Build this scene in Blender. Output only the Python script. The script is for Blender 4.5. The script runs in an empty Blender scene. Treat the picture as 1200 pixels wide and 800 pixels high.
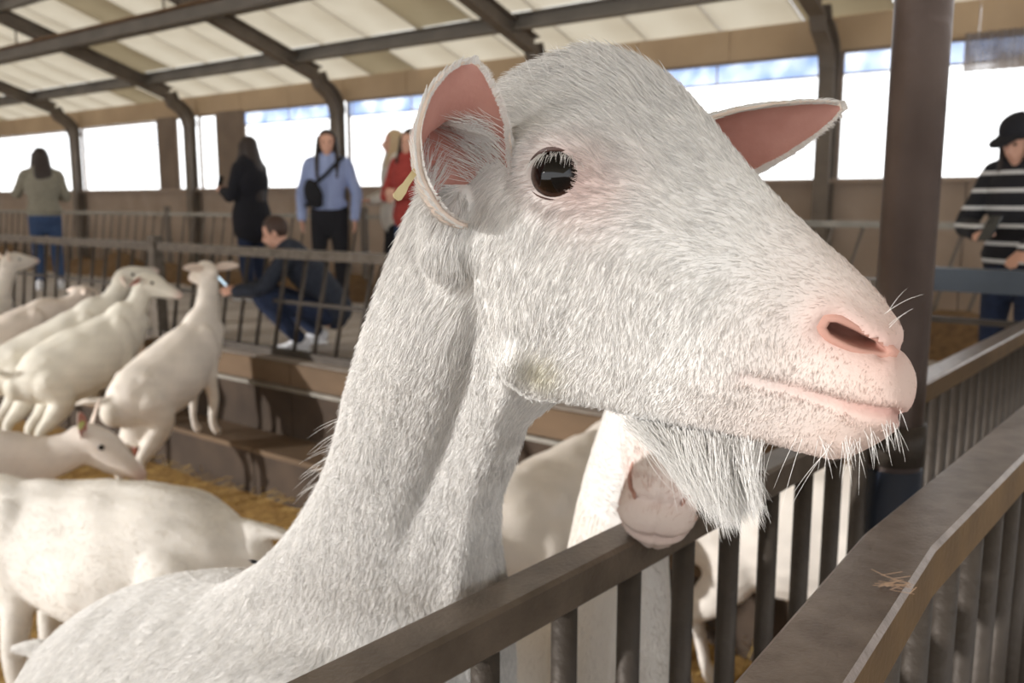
import bpy, math, random
import numpy as np
from mathutils import Vector, Matrix

# ------------------------------------------------------------------ camera, world, light
SC = bpy.context.scene
COL = SC.collection
CAMZ = 1.68
FPX = 1050.0                                  # focal length in pixels of a 1200 px wide frame
PITCH = math.atan(164.0 / FPX)                # camera tipped a little down
cam_d = bpy.data.cameras.new('camera'); cam = bpy.data.objects.new('camera', cam_d); COL.objects.link(cam)
cam_d.sensor_width = 36.0; cam_d.lens = 36.0 * FPX / 1200.0
cam_d.clip_start = 0.02; cam_d.clip_end = 300
cam.location = (0, 0, CAMZ); cam.rotation_euler = (math.pi / 2 - PITCH, 0, 0)
cam_d.dof.use_dof = True; cam_d.dof.focus_distance = 0.56; cam_d.dof.aperture_fstop = 9.5
SC.camera = cam

SC.view_settings.view_transform = 'Standard'; SC.view_settings.look = 'None'
SC.view_settings.gamma = 1.0; SC.view_settings.use_curve_mapping = False
SC.view_settings.exposure = 0.85

BARN = math.radians(52.0)                     # barn axes: a (across, away right), b (along, away left)
AX = Vector((math.cos(BARN), math.sin(BARN), 0)); BX = Vector((-math.sin(BARN), math.cos(BARN), 0))

wd = bpy.data.worlds.new('sky'); SC.world = wd; wd.use_nodes = True
_nt = wd.node_tree; _nt.nodes.clear()
_o = _nt.nodes.new('ShaderNodeOutputWorld'); _bg = _nt.nodes.new('ShaderNodeBackground')
_tc = _nt.nodes.new('ShaderNodeTexCoord'); _sx = _nt.nodes.new('ShaderNodeSeparateXYZ'); _cr = _nt.nodes.new('ShaderNodeValToRGB')
_nt.links.new(_tc.outputs['Generated'], _sx.inputs[0]); _nt.links.new(_sx.outputs['Z'], _cr.inputs[0])
_cr.color_ramp.elements[0].position = 0.0; _cr.color_ramp.elements[0].color = (1.0, 1.0, 1.0, 1)
_cr.color_ramp.elements[1].position = 0.8; _cr.color_ramp.elements[1].color = (0.72, 0.84, 1.0, 1)
_nt.links.new(_cr.outputs[0], _bg.inputs[0]); _bg.inputs[1].default_value = 1.5
_nt.links.new(_bg.outputs[0], _o.inputs[0])

# low hazy sun that comes in through the open long side of the barn behind the photographer
_sd = bpy.data.lights.new('sun_offscreen', 'SUN'); sun = bpy.data.objects.new('sun_offscreen', _sd); COL.objects.link(sun)
_sd.energy = 2.1; _sd.angle = math.radians(1.2); _sd.color = (1.0, 0.98, 0.96)
SUN_DIR = Vector((0.90, 0.38, -0.18)).normalized()    # the way the light travels
sun.rotation_euler = SUN_DIR.to_track_quat('-Z', 'Y').to_euler(); sun.location = (-6, -8, 5)

# ------------------------------------------------------------------ helpers
random.seed(4); RNG = np.random.default_rng(7)

def ray(px, py):
    dx = (px - 600) / FPX; dz = (400 - py) / FPX
    return Vector((dx, math.cos(PITCH) + dz * math.sin(PITCH), -math.sin(PITCH) + dz * math.cos(PITCH)))
def at_Y(px, py, Y):
    r = ray(px, py); return Vector((0, 0, CAMZ)) + r * (Y / r.y)
def at_z(px, py, z):
    r = ray(px, py); return Vector((0, 0, CAMZ)) + r * ((z - CAMZ) / r.z)
def at_a(px, py, a):
    r = ray(px, py); return Vector((0, 0, CAMZ)) + r * (a / r.dot(AX))
def ab(v): return (v.dot(AX), v.dot(BX), v.z)
def W(a, b, z): return AX * a + BX * b + Vector((0, 0, z))
def bpx(px, a): return at_a(px, 300, a).dot(BX)          # place along the barn of a feature seen at px on the plane a

def tag(o, label=None, cat=None, group=None, kind=None):
    if label: o['label'] = label
    if cat: o['category'] = cat
    if group: o['group'] = group
    if kind: o['kind'] = kind
    return o
def empty(name, loc=(0, 0, 0), rz=0.0):
    o = bpy.data.objects.new(name, None); COL.objects.link(o)
    o.location = loc; o.rotation_euler = (0, 0, rz); o.empty_display_size = 0.1
    return o
def mesh_data(name, v, f, mat=None, smooth=False):
    me = bpy.data.meshes.new(name)
    me.from_pydata([tuple(map(float, p)) for p in v], [], [tuple(int(i) for i in q) for q in f]); me.update()
    if mat: me.materials.append(mat)
    if smooth: me.shade_smooth()
    return me
def obj(name, me, parent=None, loc=None, rot=None):
    o = bpy.data.objects.new(name, me); COL.objects.link(o)
    if parent is not None: o.parent = parent
    if loc is not None: o.location = loc
    if rot is not None: o.rotation_euler = rot
    return o
def box_vf(c, s, bev=0.0):
    cx, cy, cz = c; x, y, z = s[0] / 2, s[1] / 2, s[2] / 2
    if bev <= 0:
        v = [(cx + i * x, cy + j * y, cz + k * z) for i in (-1, 1) for j in (-1, 1) for k in (-1, 1)]
        f = [(0, 1, 3, 2), (4, 6, 7, 5), (0, 4, 5, 1), (2, 3, 7, 6), (0, 2, 6, 4), (1, 5, 7, 3)]
        return v, f
    # box whose long edges (along x) are chamfered
    b = bev
    pr = [(-y + b, -z), (y - b, -z), (y, -z + b), (y, z - b), (y - b, z), (-y + b, z), (-y, z - b), (-y, -z + b)]
    v = [(cx + sx * x, cy + p, cz + q) for sx in (-1, 1) for p, q in pr]
    f = [(i, (i + 1) % 8, 8 + (i + 1) % 8, 8 + i) for i in range(8)] + [tuple(range(7, -1, -1)), tuple(range(8, 16))]
    return v, f
def join(parts):
    V, F = [], []
    for v, f in parts:
        n = len(V); V += [tuple(p) for p in v]; F += [tuple(i + n for i in q) for q in f]
    return V, F
def frames(P, up):
    P = [Vector(p) for p in P]; out = []
    n = len(P)
    for i in range(n):
        t = (P[min(i + 1, n - 1)] - P[max(i - 1, 0)]).normalized()
        u = Vector(up) - t * t.dot(Vector(up))
        if u.length < 1e-4: u = Vector((0, 1, 0)) - t * t.y
        u.normalize(); s = t.cross(u)
        out.append((t, u, s))
    return out
def loft(rings, cap=True):
    n = len(rings[0]); V = [p for r in rings for p in r]; F = []
    for i in range(len(rings) - 1):
        for j in range(n):
            k = (j + 1) % n
            F.append((i * n + j, i * n + k, (i + 1) * n + k, (i + 1) * n + j))
    if cap:
        F.append(tuple(range(n - 1, -1, -1))); F.append(tuple((len(rings) - 1) * n + j for j in range(n)))
    return V, F
def tube(P, R, seg=14, up=(0, 0, 1), round_ends=True, power=1.0):
    """a limb: P points, R radii or (side, up) radii; rounded ends"""
    P = [Vector(p) for p in P]; R = [(r, r) if not isinstance(r, (tuple, list)) else tuple(r) for r in R]
    fr = frames(P, up)
    if round_ends:
        t0, t1 = fr[0][0], fr[-1][0]
        h0 = min(R[0]); h1 = min(R[-1])
        pre = [(P[0] - t0 * h0 * s, (R[0][0] * c, R[0][1] * c), fr[0]) for s, c in ((0.97, 0.2), (0.8, 0.6), (0.45, 0.89))]
        post = [(P[-1] + t1 * h1 * s, (R[-1][0] * c, R[-1][1] * c), fr[-1]) for s, c in ((0.45, 0.89), (0.8, 0.6), (0.97, 0.2))]
    else: pre, post = [], []
    L = pre + list(zip(P, R, fr)) + post
    rings = []
    for p, r, (t, u, s) in L:
        ring = []
        for j in range(seg):
            a = 2 * math.pi * j / seg; c, q = math.cos(a), math.sin(a)
            if power != 1.0:
                c = math.copysign(abs(c) ** power, c); q = math.copysign(abs(q) ** power, q)
            ring.append(p + s * (r[0] * c) + u * (r[1] * q))
        rings.append(ring)
    return loft(rings)
def smooth_path(P, n):
    """Catmull-Rom through rows of numbers"""
    P = np.array(P, float); m = len(P); out = []
    Q = np.vstack([2 * P[0] - P[1], P, 2 * P[-1] - P[-2]])
    for k in range(n):
        x = k / (n - 1) * (m - 1); i = min(int(x), m - 2); t = x - i
        p0, p1, p2, p3 = Q[i], Q[i + 1], Q[i + 2], Q[i + 3]
        out.append(0.5 * (2 * p1 + (p2 - p0) * t + (2 * p0 - 5 * p1 + 4 * p2 - p3) * t * t + (3 * p1 - p0 - 3 * p2 + p3) * t ** 3))
    return np.array(out)
def stube(P, R, n=16, seg=16, **k):
    R = [(r, r) if not isinstance(r, (tuple, list)) else tuple(r) for r in R]
    Q = smooth_path([tuple(p) + r for p, r in zip(P, R)], n)
    return tube([q[:3] for q in Q], [(q[3], q[4]) for q in Q], seg, **k)
def ellipsoid(c, r, rot=None, nu=14, nv=10):
    V, F = [], []
    M = rot if rot is not None else Matrix.Identity(3)
    c = Vector(c)
    rings = []
    for i in range(nv + 1):
        th = math.pi * (0.02 + 0.96 * i / nv)
        rings.append([c + M @ Vector((r[0] * math.sin(th) * math.cos(2 * math.pi * j / nu), r[1] * math.sin(th) * math.sin(2 * math.pi * j / nu), -r[2] * math.cos(th))) for j in range(nu)])
    return loft(rings)
_tmp_col = None
def fuse(name, parts, voxel, mat=None, smooth_n=6, factor=0.5):
    """many overlapping closed pieces -> one continuous skin"""
    V, F = join(parts)
    me = mesh_data(name, V, F)
    o = bpy.data.objects.new(name + '_tmp', me); COL.objects.link(o)
    m = o.modifiers.new('r', 'REMESH'); m.mode = 'VOXEL'; m.voxel_size = voxel; m.adaptivity = 0
    if smooth_n:
        s = o.modifiers.new('s', 'SMOOTH'); s.factor = factor; s.iterations = smooth_n
    dg = bpy.context.evaluated_depsgraph_get(); dg.update()
    out = bpy.data.meshes.new_from_object(o.evaluated_get(dg)); out.name = name
    bpy.data.objects.remove(o); bpy.data.meshes.remove(me)
    out.materials.clear()
    if mat: out.materials.append(mat)
    out.shade_smooth()
    return out
def get_co(me):
    a = np.empty(len(me.vertices) * 3, np.float32); me.vertices.foreach_get('co', a); return a.reshape(-1, 3).astype(float)
def get_no(me):
    a = np.empty(len(me.vertices) * 3, np.float32); me.vertex_normals.foreach_get('vector', a); return a.reshape(-1, 3).astype(float)
def set_co(me, co):
    me.vertices.foreach_set('co', co.astype(np.float32).ravel()); me.update()
def set_col(me, rgb, name='Col'):
    at = me.color_attributes.get(name) or me.color_attributes.new(name, 'FLOAT_COLOR', 'POINT')
    c = np.ones((len(me.vertices), 4), np.float32); c[:, :3] = rgb; at.data.foreach_set('color', c.ravel())

# ------------------------------------------------------------------ materials (all procedural)
def srgb(r, g, b):
    f = lambda c: (c / 255 / 12.92) if c <= 10 else ((c / 255 + 0.055) / 1.055) ** 2.4
    return (f(r), f(g), f(b), 1)
MATS = {}
def mat(name, c1, c2=None, scale=8.0, rough=0.7, metal=0.0, bump=0.0, bump_scale=None, detail=4.0, stretch=(1, 1, 1), attr=None, spec=0.4, transl=0.0, sss=0.0, coat=0.0, contrast=0.25):
    if name in MATS: return MATS[name]
    m = bpy.data.materials.new(name); m.use_nodes = True; nt = m.node_tree; N = nt.nodes; L = nt.links
    p = N['Principled BSDF']; p.inputs['Roughness'].default_value = rough; p.inputs['Metallic'].default_value = metal
    p.inputs['Specular IOR Level'].default_value = spec; p.inputs['Coat Weight'].default_value = coat
    tc = N.new('ShaderNodeTexCoord'); mp = N.new('ShaderNodeMapping'); mp.inputs['Scale'].default_value = stretch
    L.new(tc.outputs['Object'], mp.inputs[0])
    nz = N.new('ShaderNodeTexNoise'); nz.inputs['Scale'].default_value = scale; nz.inputs['Detail'].default_value = detail
    L.new(mp.outputs[0], nz.inputs[0])
    rp = N.new('ShaderNodeValToRGB'); rp.color_ramp.elements[0].position = 0.5 - contrast; rp.color_ramp.elements[1].position = 0.5 + contrast
    rp.color_ramp.elements[0].color = c1; rp.color_ramp.elements[1].color = c2 or c1
    L.new(nz.outputs['Fac'], rp.inputs[0])
    colour = rp.outputs[0]
    if attr:
        at = N.new('ShaderNodeAttribute'); at.attribute_name = attr
        mx = N.new('ShaderNodeMix'); mx.data_type = 'RGBA'; mx.blend_type = 'MULTIPLY'; mx.inputs['Factor'].default_value = 1
        L.new(at.outputs['Color'], mx.inputs[6]); L.new(colour, mx.inputs[7]); colour = mx.outputs[2]
    L.new(colour, p.inputs['Base Color'])
    if sss:
        p.inputs['Subsurface Weight'].default_value = sss; p.inputs['Subsurface Radius'].default_value = (0.012, 0.006, 0.004); p.inputs['Subsurface Scale'].default_value = 0.5
    if bump:
        n2 = N.new('ShaderNodeTexNoise'); n2.inputs['Scale'].default_value = bump_scale or scale * 4; n2.inputs['Detail'].default_value = 5
        L.new(mp.outputs[0], n2.inputs[0])
        bp = N.new('ShaderNodeBump'); bp.inputs['Strength'].default_value = bump; bp.inputs['Distance'].default_value = 0.01
        L.new(n2.outputs['Fac'], bp.inputs['Height']); L.new(bp.outputs[0], p.inputs['Normal'])
    if transl:
        t = N.new('ShaderNodeBsdfTranslucent'); L.new(colour, t.inputs[0]); mi = N.new('ShaderNodeMixShader'); mi.inputs[0].default_value = transl
        L.new(p.outputs[0], mi.inputs[1]); L.new(t.outputs[0], mi.inputs[2]); L.new(mi.outputs[0], N['Material Output'].inputs[0])
    MATS[name] = m
    return m

M_STEEL = mat('worn_steel', srgb(74, 66, 58), srgb(112, 103, 93), 22, 0.42, 0.65, 0.25, 160, stretch=(1, 1, 1))
M_BAR = mat('dark_bar_steel', srgb(58, 51, 45), srgb(78, 70, 62), 14, 0.55, 0.35, 0.2, 90)
M_POLISH = mat('rubbed_steel', srgb(112, 99, 91), srgb(146, 133, 124), 40, 0.30, 0.6, 0.10, 320, stretch=(1, 1, 1))
M_RSIDE = mat('brown_side', srgb(128, 102, 70), srgb(98, 78, 56), 14, 0.45, 0.35, 0.12, 120)  # rail sides, browner than the rail tops
M_DSIDE = mat('dark_rail_side', srgb(62, 50, 42), srgb(46, 38, 32), 14, 0.5, 0.3, 0.12, 120)
M_TOPA = mat('handled_rail_top', srgb(122, 110, 98), srgb(96, 86, 76), 26, 0.40, 0.4, 0.12, 200)
M_GALV = mat('galvanised_steel', srgb(120, 116, 108), srgb(150, 145, 136), 10, 0.5, 0.6, 0.1)
M_POLE = mat('brown_painted_steel', srgb(84, 72, 68), srgb(114, 101, 95), 6, 0.38, 0.4, 0.15, 40)
M_BEAM = mat('painted_beam', srgb(92, 84, 76), srgb(118, 108, 98), 3, 0.75, 0.0, 0.1)
M_BEAM2 = mat('dusty_beam', srgb(104, 99, 92), srgb(128, 121, 112), 2, 0.75, 0.0)
M_RUST = mat('rusty_flange', srgb(140, 112, 84), srgb(118, 92, 70), 5, 0.8)
M_PANEL = mat('roof_panel', srgb(214, 205, 190), srgb(196, 185, 168), 0.9, 0.8, 0, 0, transl=0.85)
M_PANEL_D = mat('roof_panel_dull', srgb(190, 178, 156), srgb(168, 155, 134), 0.9, 0.85, 0, 0, transl=0.72)
M_ROOF = mat('roof_sheet', srgb(190, 180, 162), srgb(170, 160, 142), 0.6, 0.85)
M_BOARD = mat('tan_board', srgb(186, 162, 132), srgb(164, 141, 114), 1.2, 0.8, 0, 0.05)
M_CONC = mat('pale_concrete', srgb(166, 150, 136), srgb(140, 124, 110), 1.6, 0.9, 0, 0.2, 30)
M_ALLEY = mat('alley_concrete', srgb(168, 158, 148), srgb(138, 128, 118), 2.4, 0.85, 0, 0.15, 40)
M_PLANK = mat('dirty_plank', srgb(116, 94, 72), srgb(84, 68, 52), 5, 0.85, 0, 0.3, 60, stretch=(1, 0.3, 1))
M_PLANK2 = mat('soiled_board', srgb(76, 62, 50), srgb(52, 42, 34), 4, 0.9, 0, 0.3, 50)
M_STRAWF = mat('straw_litter', srgb(196, 160, 96), srgb(128, 94, 52), 26, 0.95, 0, 0.6, 60, detail=8)
M_STRAW = mat('straw_stalk', srgb(226, 196, 128), srgb(186, 150, 86), 6, 0.8)
M_HAY = mat('feed_silage', srgb(124, 96, 64), srgb(88, 66, 44), 18, 0.95, 0, 0.8, 40, detail=8)
M_NET = None
# ================================================================== the setting
ZP = -0.10          # litter level in the pen
ZA = 0.68           # raised feed alleys
A_FENCE, A_FAR, A_WALL = 3.65, 6.65, 10.0
EAVE, SLOPE = 3.65, 0.33
def roof_z(a): return EAVE + (A_WALL - a) * SLOPE
def barn_box(name, lo, hi, m, parent=None, bev=0):
    """box given by its corners in barn coordinates; origin at its base centre"""
    c = [(lo[i] + hi[i]) / 2 for i in range(3)]; s = [hi[i] - lo[i] for i in range(3)]
    v, f = box_vf((0, 0, s[2] / 2), s, bev)
    me = mesh_data(name, v, f, m)
    if parent is None: return obj(name, me, None, W(c[0], c[1], lo[2]), (0, 0, BARN))
    return obj(name, me, parent, (c[0], c[1], lo[2]))

# --- litter floor, gently uneven
n = 90
gv, gf = [], []
for i in range(n + 1):
    for j in range(n + 1):
        a, b = -6 + 22 * i / n, -12 + 44 * j / n
        gv.append((a, b, 0.035 * math.sin(a * 3.1 + 1.3 * math.sin(b * 2.2)) * math.cos(b * 2.7 + a) + 0.02 * math.sin(7 * a + 5 * b)))
for i in range(n):
    for j in range(n):
        k = i * (n + 1) + j; gf.append((k, k + n + 1, k + n + 2, k + 1))
fl = obj('floor', mesh_data('floor', gv, gf, M_STRAWF, True), None, (0, 0, ZP), (0, 0, BARN)); tag(fl, kind='structure')
# loose straw lying on it
sv, sf = [], []
for k in range(9000):
    a = RNG.uniform(-0.5, 3.5); b = RNG.uniform(0.3, 7.0) if RNG.random() < .8 else RNG.uniform(-2, 1)
    p = W(a, b, ZP + RNG.uniform(0.02, 0.075)); L = RNG.uniform(0.05, 0.16); an = RNG.uniform(0, math.pi); w = RNG.uniform(0.0015, 0.003)
    d = Vector((math.cos(an), math.sin(an), RNG.normal(0, 0.18))) * L / 2; s = Vector((-math.sin(an), math.cos(an), 0)) * w
    i = len(sv); sv += [p - d - s, p + d - s, p + d + s + Vector((0, 0, .002)), p - d + s + Vector((0, 0, .002))]; sf.append((i, i + 1, i + 2, i + 3))
st = obj('straw_bedding', mesh_data('straw_bedding', sv, sf, M_STRAW)); tag(st, 'loose yellow straw scattered over the pen floor', 'straw', kind='stuff')

# --- raised feed alleys
fa = barn_box('floor', (A_FENCE - 0.12, -9, ZP - 0.2), (A_FAR + 0.1, 32.9, ZA), M_ALLEY); tag(fa, kind='structure')
fb = barn_box('floor', (-6, -9, ZP - 0.2), (A_FENCE - 0.12, 0.05, ZA - 0.02), M_ALLEY); tag(fb, kind='structure')

# --- wall under the pen fence: boards, capping bar and ledge
def plank_wall(name, a0, b0, b1):
    w = barn_box(name, (a0 + 0.02, b0, ZP - 0.05), (a0 + 0.10, b1, ZA), M_PLANK2); tag(w, kind='structure')
    return w
wl = tag(empty('wall_pen', W(A_FENCE - 0.12, 0, ZP), BARN), kind='structure')
bb = [-1.0, 0.9, 2.7, 4.5, 6.3, 8.1, 9.9, 11.7]
for b0, b1 in zip(bb[:-1], bb[1:]):
    for z0, z1, m, t in ((0.63, 0.775, M_PLANK, 0.035), (0.27, 0.60, M_PLANK2, 0.03)):
        v, f = box_vf((-t / 2, (b0 + b1) / 2, (z0 + z1) / 2), (t, b1 - b0 - 0.008, z1 - z0)); obj('plank', mesh_data('plank', v, f, m), wl)
v, f = box_vf((-0.035, 5.0, 0.615), (0.05, 14, 0.022)); obj('capping_bar', mesh_data('capping_bar', v, f, M_GALV), wl)
for b0, b1 in zip(bb[:-1], bb[1:]):
    v, f = box_vf((-0.17, (b0 + b1) / 2, 0.12), (0.32, b1 - b0 - 0.01, 0.30)); obj('ledge_block', mesh_data('ledge_block', v, f, M_PLANK2), wl)
    v, f = box_vf((-0.17, (b0 + b1) / 2, 0.285), (0.34, b1 - b0 - 0.01, 0.03)); obj('ledge_board', mesh_data('ledge_board', v, f, M_PLANK), wl)
# silage lying along the far side of the alley
hv, hf = [], []
nb, na = 160, 10
for i in range(nb + 1):
    b = -7 + 30 * i / nb
    for j in range(na + 1):
        u = j / na; a = A_FAR - 0.05 - 0.52 * u
        h = 0.24 * (1 - u) ** 0.7 * (0.75 + 0.3 * math.sin(b * 1.7) + 0.2 * math.sin(b * 5.3 + u * 4)) + 0.025 * math.sin(b * 21 + j * 2.1)
        hv.append((a + 0.05 * math.sin(9 * b), b, max(h, -0.005) if j < na else -0.01))
for i in range(nb):
    for j in range(na):
        k = i * (na + 1) + j; hf.append((k, k + 1, k + na + 2, k + na + 1))
hy = obj('silage_bank', mesh_data('silage_bank', hv, hf, M_HAY, True), None, (0, 0, ZA), (0, 0, BARN)); tag(hy, 'long brown bank of silage along the far edge of the alley', 'silage', kind='stuff')

# --- back wall with its openings
SILL = 1.88
wb = tag(empty('wall_back', W(A_WALL, 0, ZP), BARN), kind='structure')
posts_b = [bpx(x, A_WALL) for x in (0, 104, 237, 407, 650, 965)]
step = (posts_b[0] - posts_b[-1]) / 5
posts_b = [posts_b[0] + step * 2, posts_b[0] + step] + posts_b + [posts_b[-1] - step, posts_b[-1] - 2 * step]
for b1, b0 in zip(posts_b[:-1], posts_b[1:]):
    nn = 3
    for k in range(nn):
        c0, c1 = b0 + (b1 - b0) * k / nn, b0 + (b1 - b0) * (k + 1) / nn
        v, f = box_vf((0.06, (c0 + c1) / 2, (SILL - ZP) / 2), (0.12, c1 - c0 - 0.015, SILL - ZP)); obj('concrete_panel', mesh_data('concrete_panel', v, f, M_CONC), wb)
    v, f = box_vf((0.0, (b0 + b1) / 2, SILL - ZP + 0.02), (0.2, b1 - b0, 0.05)); obj('window_sill', mesh_data('window_sill', v, f, M_CONC), wb)
def wall_bit(b1, b0, z0, z1, m=M_BOARD, nn=1, name='tan_board', da=0.0):
    for k in range(nn):
        c0, c1 = b0 + (b1 - b0) * k / nn, b0 + (b1 - b0) * (k + 1) / nn
        v, f = box_vf((0.05 + da, (c0 + c1) / 2, (z0 + z1) / 2 - ZP), (0.05, c1 - c0 - 0.012, z1 - z0)); obj(name, mesh_data(name, v, f, m), wb)
def zpx(px, py, a=A_WALL): return at_a(px, py, a).z
TOP_L, TOP_R = zpx(150, 145), zpx(900, 96)
for k, (b1, b0) in enumerate(zip(posts_b[:-1], posts_b[1:])):
    zt = 3.25 if k < 3 else 3.27
    wall_bit(b1, b0, zt, EAVE - 0.02, M_BOARD, 3)
M_DGREY = mat('weathered_pier', srgb(128, 112, 98), srgb(108, 94, 82), 2, 0.85)
for x0, x1 in ((194, 213), (262, 291)):
    wall_bit(bpx(x0, A_WALL), bpx(x1, A_WALL), SILL + 0.03, 3.3, M_DGREY, 1, 'pier', -0.04)

# end wall far along the barn
we = tag(empty('wall_left', W(0, 33, ZP), BARN), kind='structure')
for k in range(10):
    a0 = -9 + 1.92 * k; v, f = box_vf((a0 + .96, 0, 1.0), (1.90, 0.12, 2.0)); obj('concrete_panel', mesh_data('concrete_panel', v, f, M_CONC), we)
    zz = min(roof_z(a0), roof_z(a0 + 1.92)) if a0 > -1.2 else 3.6 + .44 * (a0 + 9); v, f = box_vf((a0 + .96, 0, (2.0 + zz - ZP) / 2), (1.90, 0.05, zz - ZP - 2.0)); obj('tan_board', mesh_data('tan_board', v, f, M_BOARD), we)
# netting over the openings: a plain weave, half open
def net(name, c, op):
    m = bpy.data.materials.new(name); m.use_nodes = True; N = m.node_tree.nodes; L = m.node_tree.links
    N.remove(N['Principled BSDF']); d = N.new('ShaderNodeBsdfDiffuse'); d.inputs[0].default_value = c; t = N.new('ShaderNodeBsdfTranslucent'); t.inputs[0].default_value = c
    ms = N.new('ShaderNodeMixShader'); ms.inputs[0].default_value = 0.5; L.new(d.outputs[0], ms.inputs[1]); L.new(t.outputs[0], ms.inputs[2])
    tr = N.new('ShaderNodeBsdfTransparent'); mx = N.new('ShaderNodeMixShader'); tc = N.new('ShaderNodeTexCoord'); nz = N.new('ShaderNodeTexNoise'); nz.inputs['Scale'].default_value = 2.5
    L.new(tc.outputs['Object'], nz.inputs[0]); mr = N.new('ShaderNodeMapRange'); mr.inputs[1].default_value = .35; mr.inputs[2].default_value = .65; mr.inputs[3].default_value = op - .18; mr.inputs[4].default_value = min(1, op + .18)
    L.new(nz.outputs['Fac'], mr.inputs[0]); L.new(mr.outputs[0], mx.inputs[0]); L.new(tr.outputs[0], mx.inputs[1]); L.new(ms.outputs[0], mx.inputs[2]); L.new(mx.outputs[0], N['Material Output'].inputs[0])
    return m
M_NETB = net('blue_windbreak_net', srgb(120, 165, 235), 0.72)
M_NETW = net('pale_windbreak_net', srgb(190, 215, 240), 0.22)
M_NETG = net('grey_gathered_net', srgb(150, 140, 132), 0.85)
M_WHITE = mat('white_plastic', srgb(235, 235, 232), srgb(220, 220, 216), 4, 0.5)
wins = []
k = 0
for (x0, x1, zt, kind) in ((-70, -4, 3.22, 0), (4, 99, 3.22, 0), (106, 193, 3.24, 0), (214, 233, 3.26, 2), (241, 261, 3.26, 2), (292, 402, 3.26, 1), (412, 644, 3.26, 1), (660, 958, 3.26, 1), (974, 1400, 3.26, 1)):
    k += 1
    b1, b0 = bpx(x0, A_WALL), bpx(x1, A_WALL)
    wnd = tag(empty('window_%d' % k, W(A_WALL, (b0 + b1) / 2, SILL), BARN), kind='structure'); w = b1 - b0
    fr = join([box_vf((0.02, -w / 2, (zt - SILL) / 2), (0.05, 0.04, zt - SILL)), box_vf((0.02, w / 2, (zt - SILL) / 2), (0.05, 0.04, zt - SILL)), box_vf((0.02, 0, zt - SILL), (0.05, w, 0.03))])
    obj('window_frame', mesh_data('window_frame', *fr, M_DGREY), wnd)
    if kind == 1:
        hb = 0.23
        obj('net_band', mesh_data('net_band', [(0.03, -w / 2, zt - SILL - hb), (0.03, w / 2, zt - SILL - hb), (0.03, w / 2, zt - SILL), (0.03, -w / 2, zt - SILL)], [(0, 1, 2, 3)], M_NETB), wnd)
        obj('net_cord', mesh_data('net_cord', *box_vf((0.03, 0, zt - SILL - hb), (0.02, w, 0.02)), M_DGREY), wnd)
        for q in range(1, int(w / 1.3) + 1):
            obj('net_cord', mesh_data('net_cord', *box_vf((0.03, -w / 2 + q * 1.3, zt - SILL - hb / 2), (0.012, 0.015, hb)), M_DGREY), wnd)
    elif kind == 0:
        hb = (zt - SILL) * 0.36
        obj('net_band', mesh_data('net_band', [(0.03, -w / 2, zt - SILL - hb), (0.03, w / 2, zt - SILL - hb), (0.03, w / 2, zt - SILL - 0.09), (0.03, -w / 2, zt - SILL - 0.09)], [(0, 1, 2, 3)], M_NETW), wnd)
        obj('net_cord', mesh_data('net_cord', *box_vf((0.03, 0, zt - SILL - 0.09), (0.015, w, 0.012)), M_DGREY), wnd)
# gathered grey net at the far right bay
b1, b0 = bpx(1112, A_WALL - .1), bpx(1330, A_WALL - .1)
gn, gq = [], []
for i in range(60):
    b = b0 + (b1 - b0) * i / 59
    for z in (2.93, 3.30): gn.append((A_WALL - 0.1 + 0.025 * math.sin(i * 1.7), b, z))
for i in range(59): gq.append((2 * i, 2 * i + 2, 2 * i + 3, 2 * i + 1))
gv2 = [W(*p) for p in gn]
gnet = obj('gathered_net', mesh_data('gathered_net', gv2, gq, M_NETG)); tag(gnet, 'gathered grey windbreak net hanging beside the round column', 'net')

# --- roof: panels between purlins, sheet beyond
rows = [A_WALL + 0.25, 9.1, 7.9, 6.6, 5.3, 4.0]
ce = tag(empty('ceiling', W(0, 0, 0), BARN), kind='structure')
slope_ang = math.atan(SLOPE)
pw = 0.98
for r in range(5):
    a1, a0 = rows[r], rows[r + 1]
    ln = (a1 - a0) / math.cos(slope_ang) - 0.02
    # shallow trough-shaped sheet
    prof = [(-0.48, 0.0), (-0.40, 0.03), (-0.15, 0.035), (0.15, 0.03), (0.40, 0.03), (0.48, 0.0)]
    def panel_me(m, nm):
        V = [(s * ln / 2, y, z + t) for s in (-1, 1) for t in (0, 0.02) for y, z in prof]
        F = []
        for i in range(5):
            F += [(i, 12 + i, 13 + i, i + 1), (6 + i, 7 + i, 19 + i, 18 + i)]
        F += [(0, 6, 18, 12), (5, 17, 23, 11)]
        return mesh_data(nm, V, F, m)
    meA, meB = panel_me(M_PANEL, 'roof_panel'), panel_me(M_PANEL_D, 'roof_panel')
    nb = int((34 + 9) / pw)
    if r >= 3: b_lo, b_hi = 2, 24
    elif r == 2: b_lo, b_hi = -6, 26
    else: b_lo, b_hi = -6.5, 28
    b = b_lo
    while b < b_hi:
        am = (a0 + a1) / 2
        o = obj('roof_panel', meB if int(b / pw + 2 * r) % 7 == 3 else meA, ce, (am, b, roof_z(am)), (0, slope_ang, 0))
        b += pw
# roof sheets out of the picture: near the photographer and up to the ridge
for a0, a1, b0, b1 in ((-1.0, 4.0, -12, 46), (4.0, 10.25, -12, -6.9), (4.0, 6.6, -6.9, 1.5), (4, 10.25, 28.4, 46), (4, 6.6, 24.4, 28.4), (6.6, 7.9, 26.4, 28.4)):
    V = [(a0, b0, roof_z(a0) + .04), (a1, b0, roof_z(a1) + .04), (a1, b1, roof_z(a1) + .04), (a0, b1, roof_z(a0) + .04)]
    obj('roof_sheet', mesh_data('roof_sheet', V, [(0, 1, 2, 3)], M_ROOF), ce)

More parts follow.
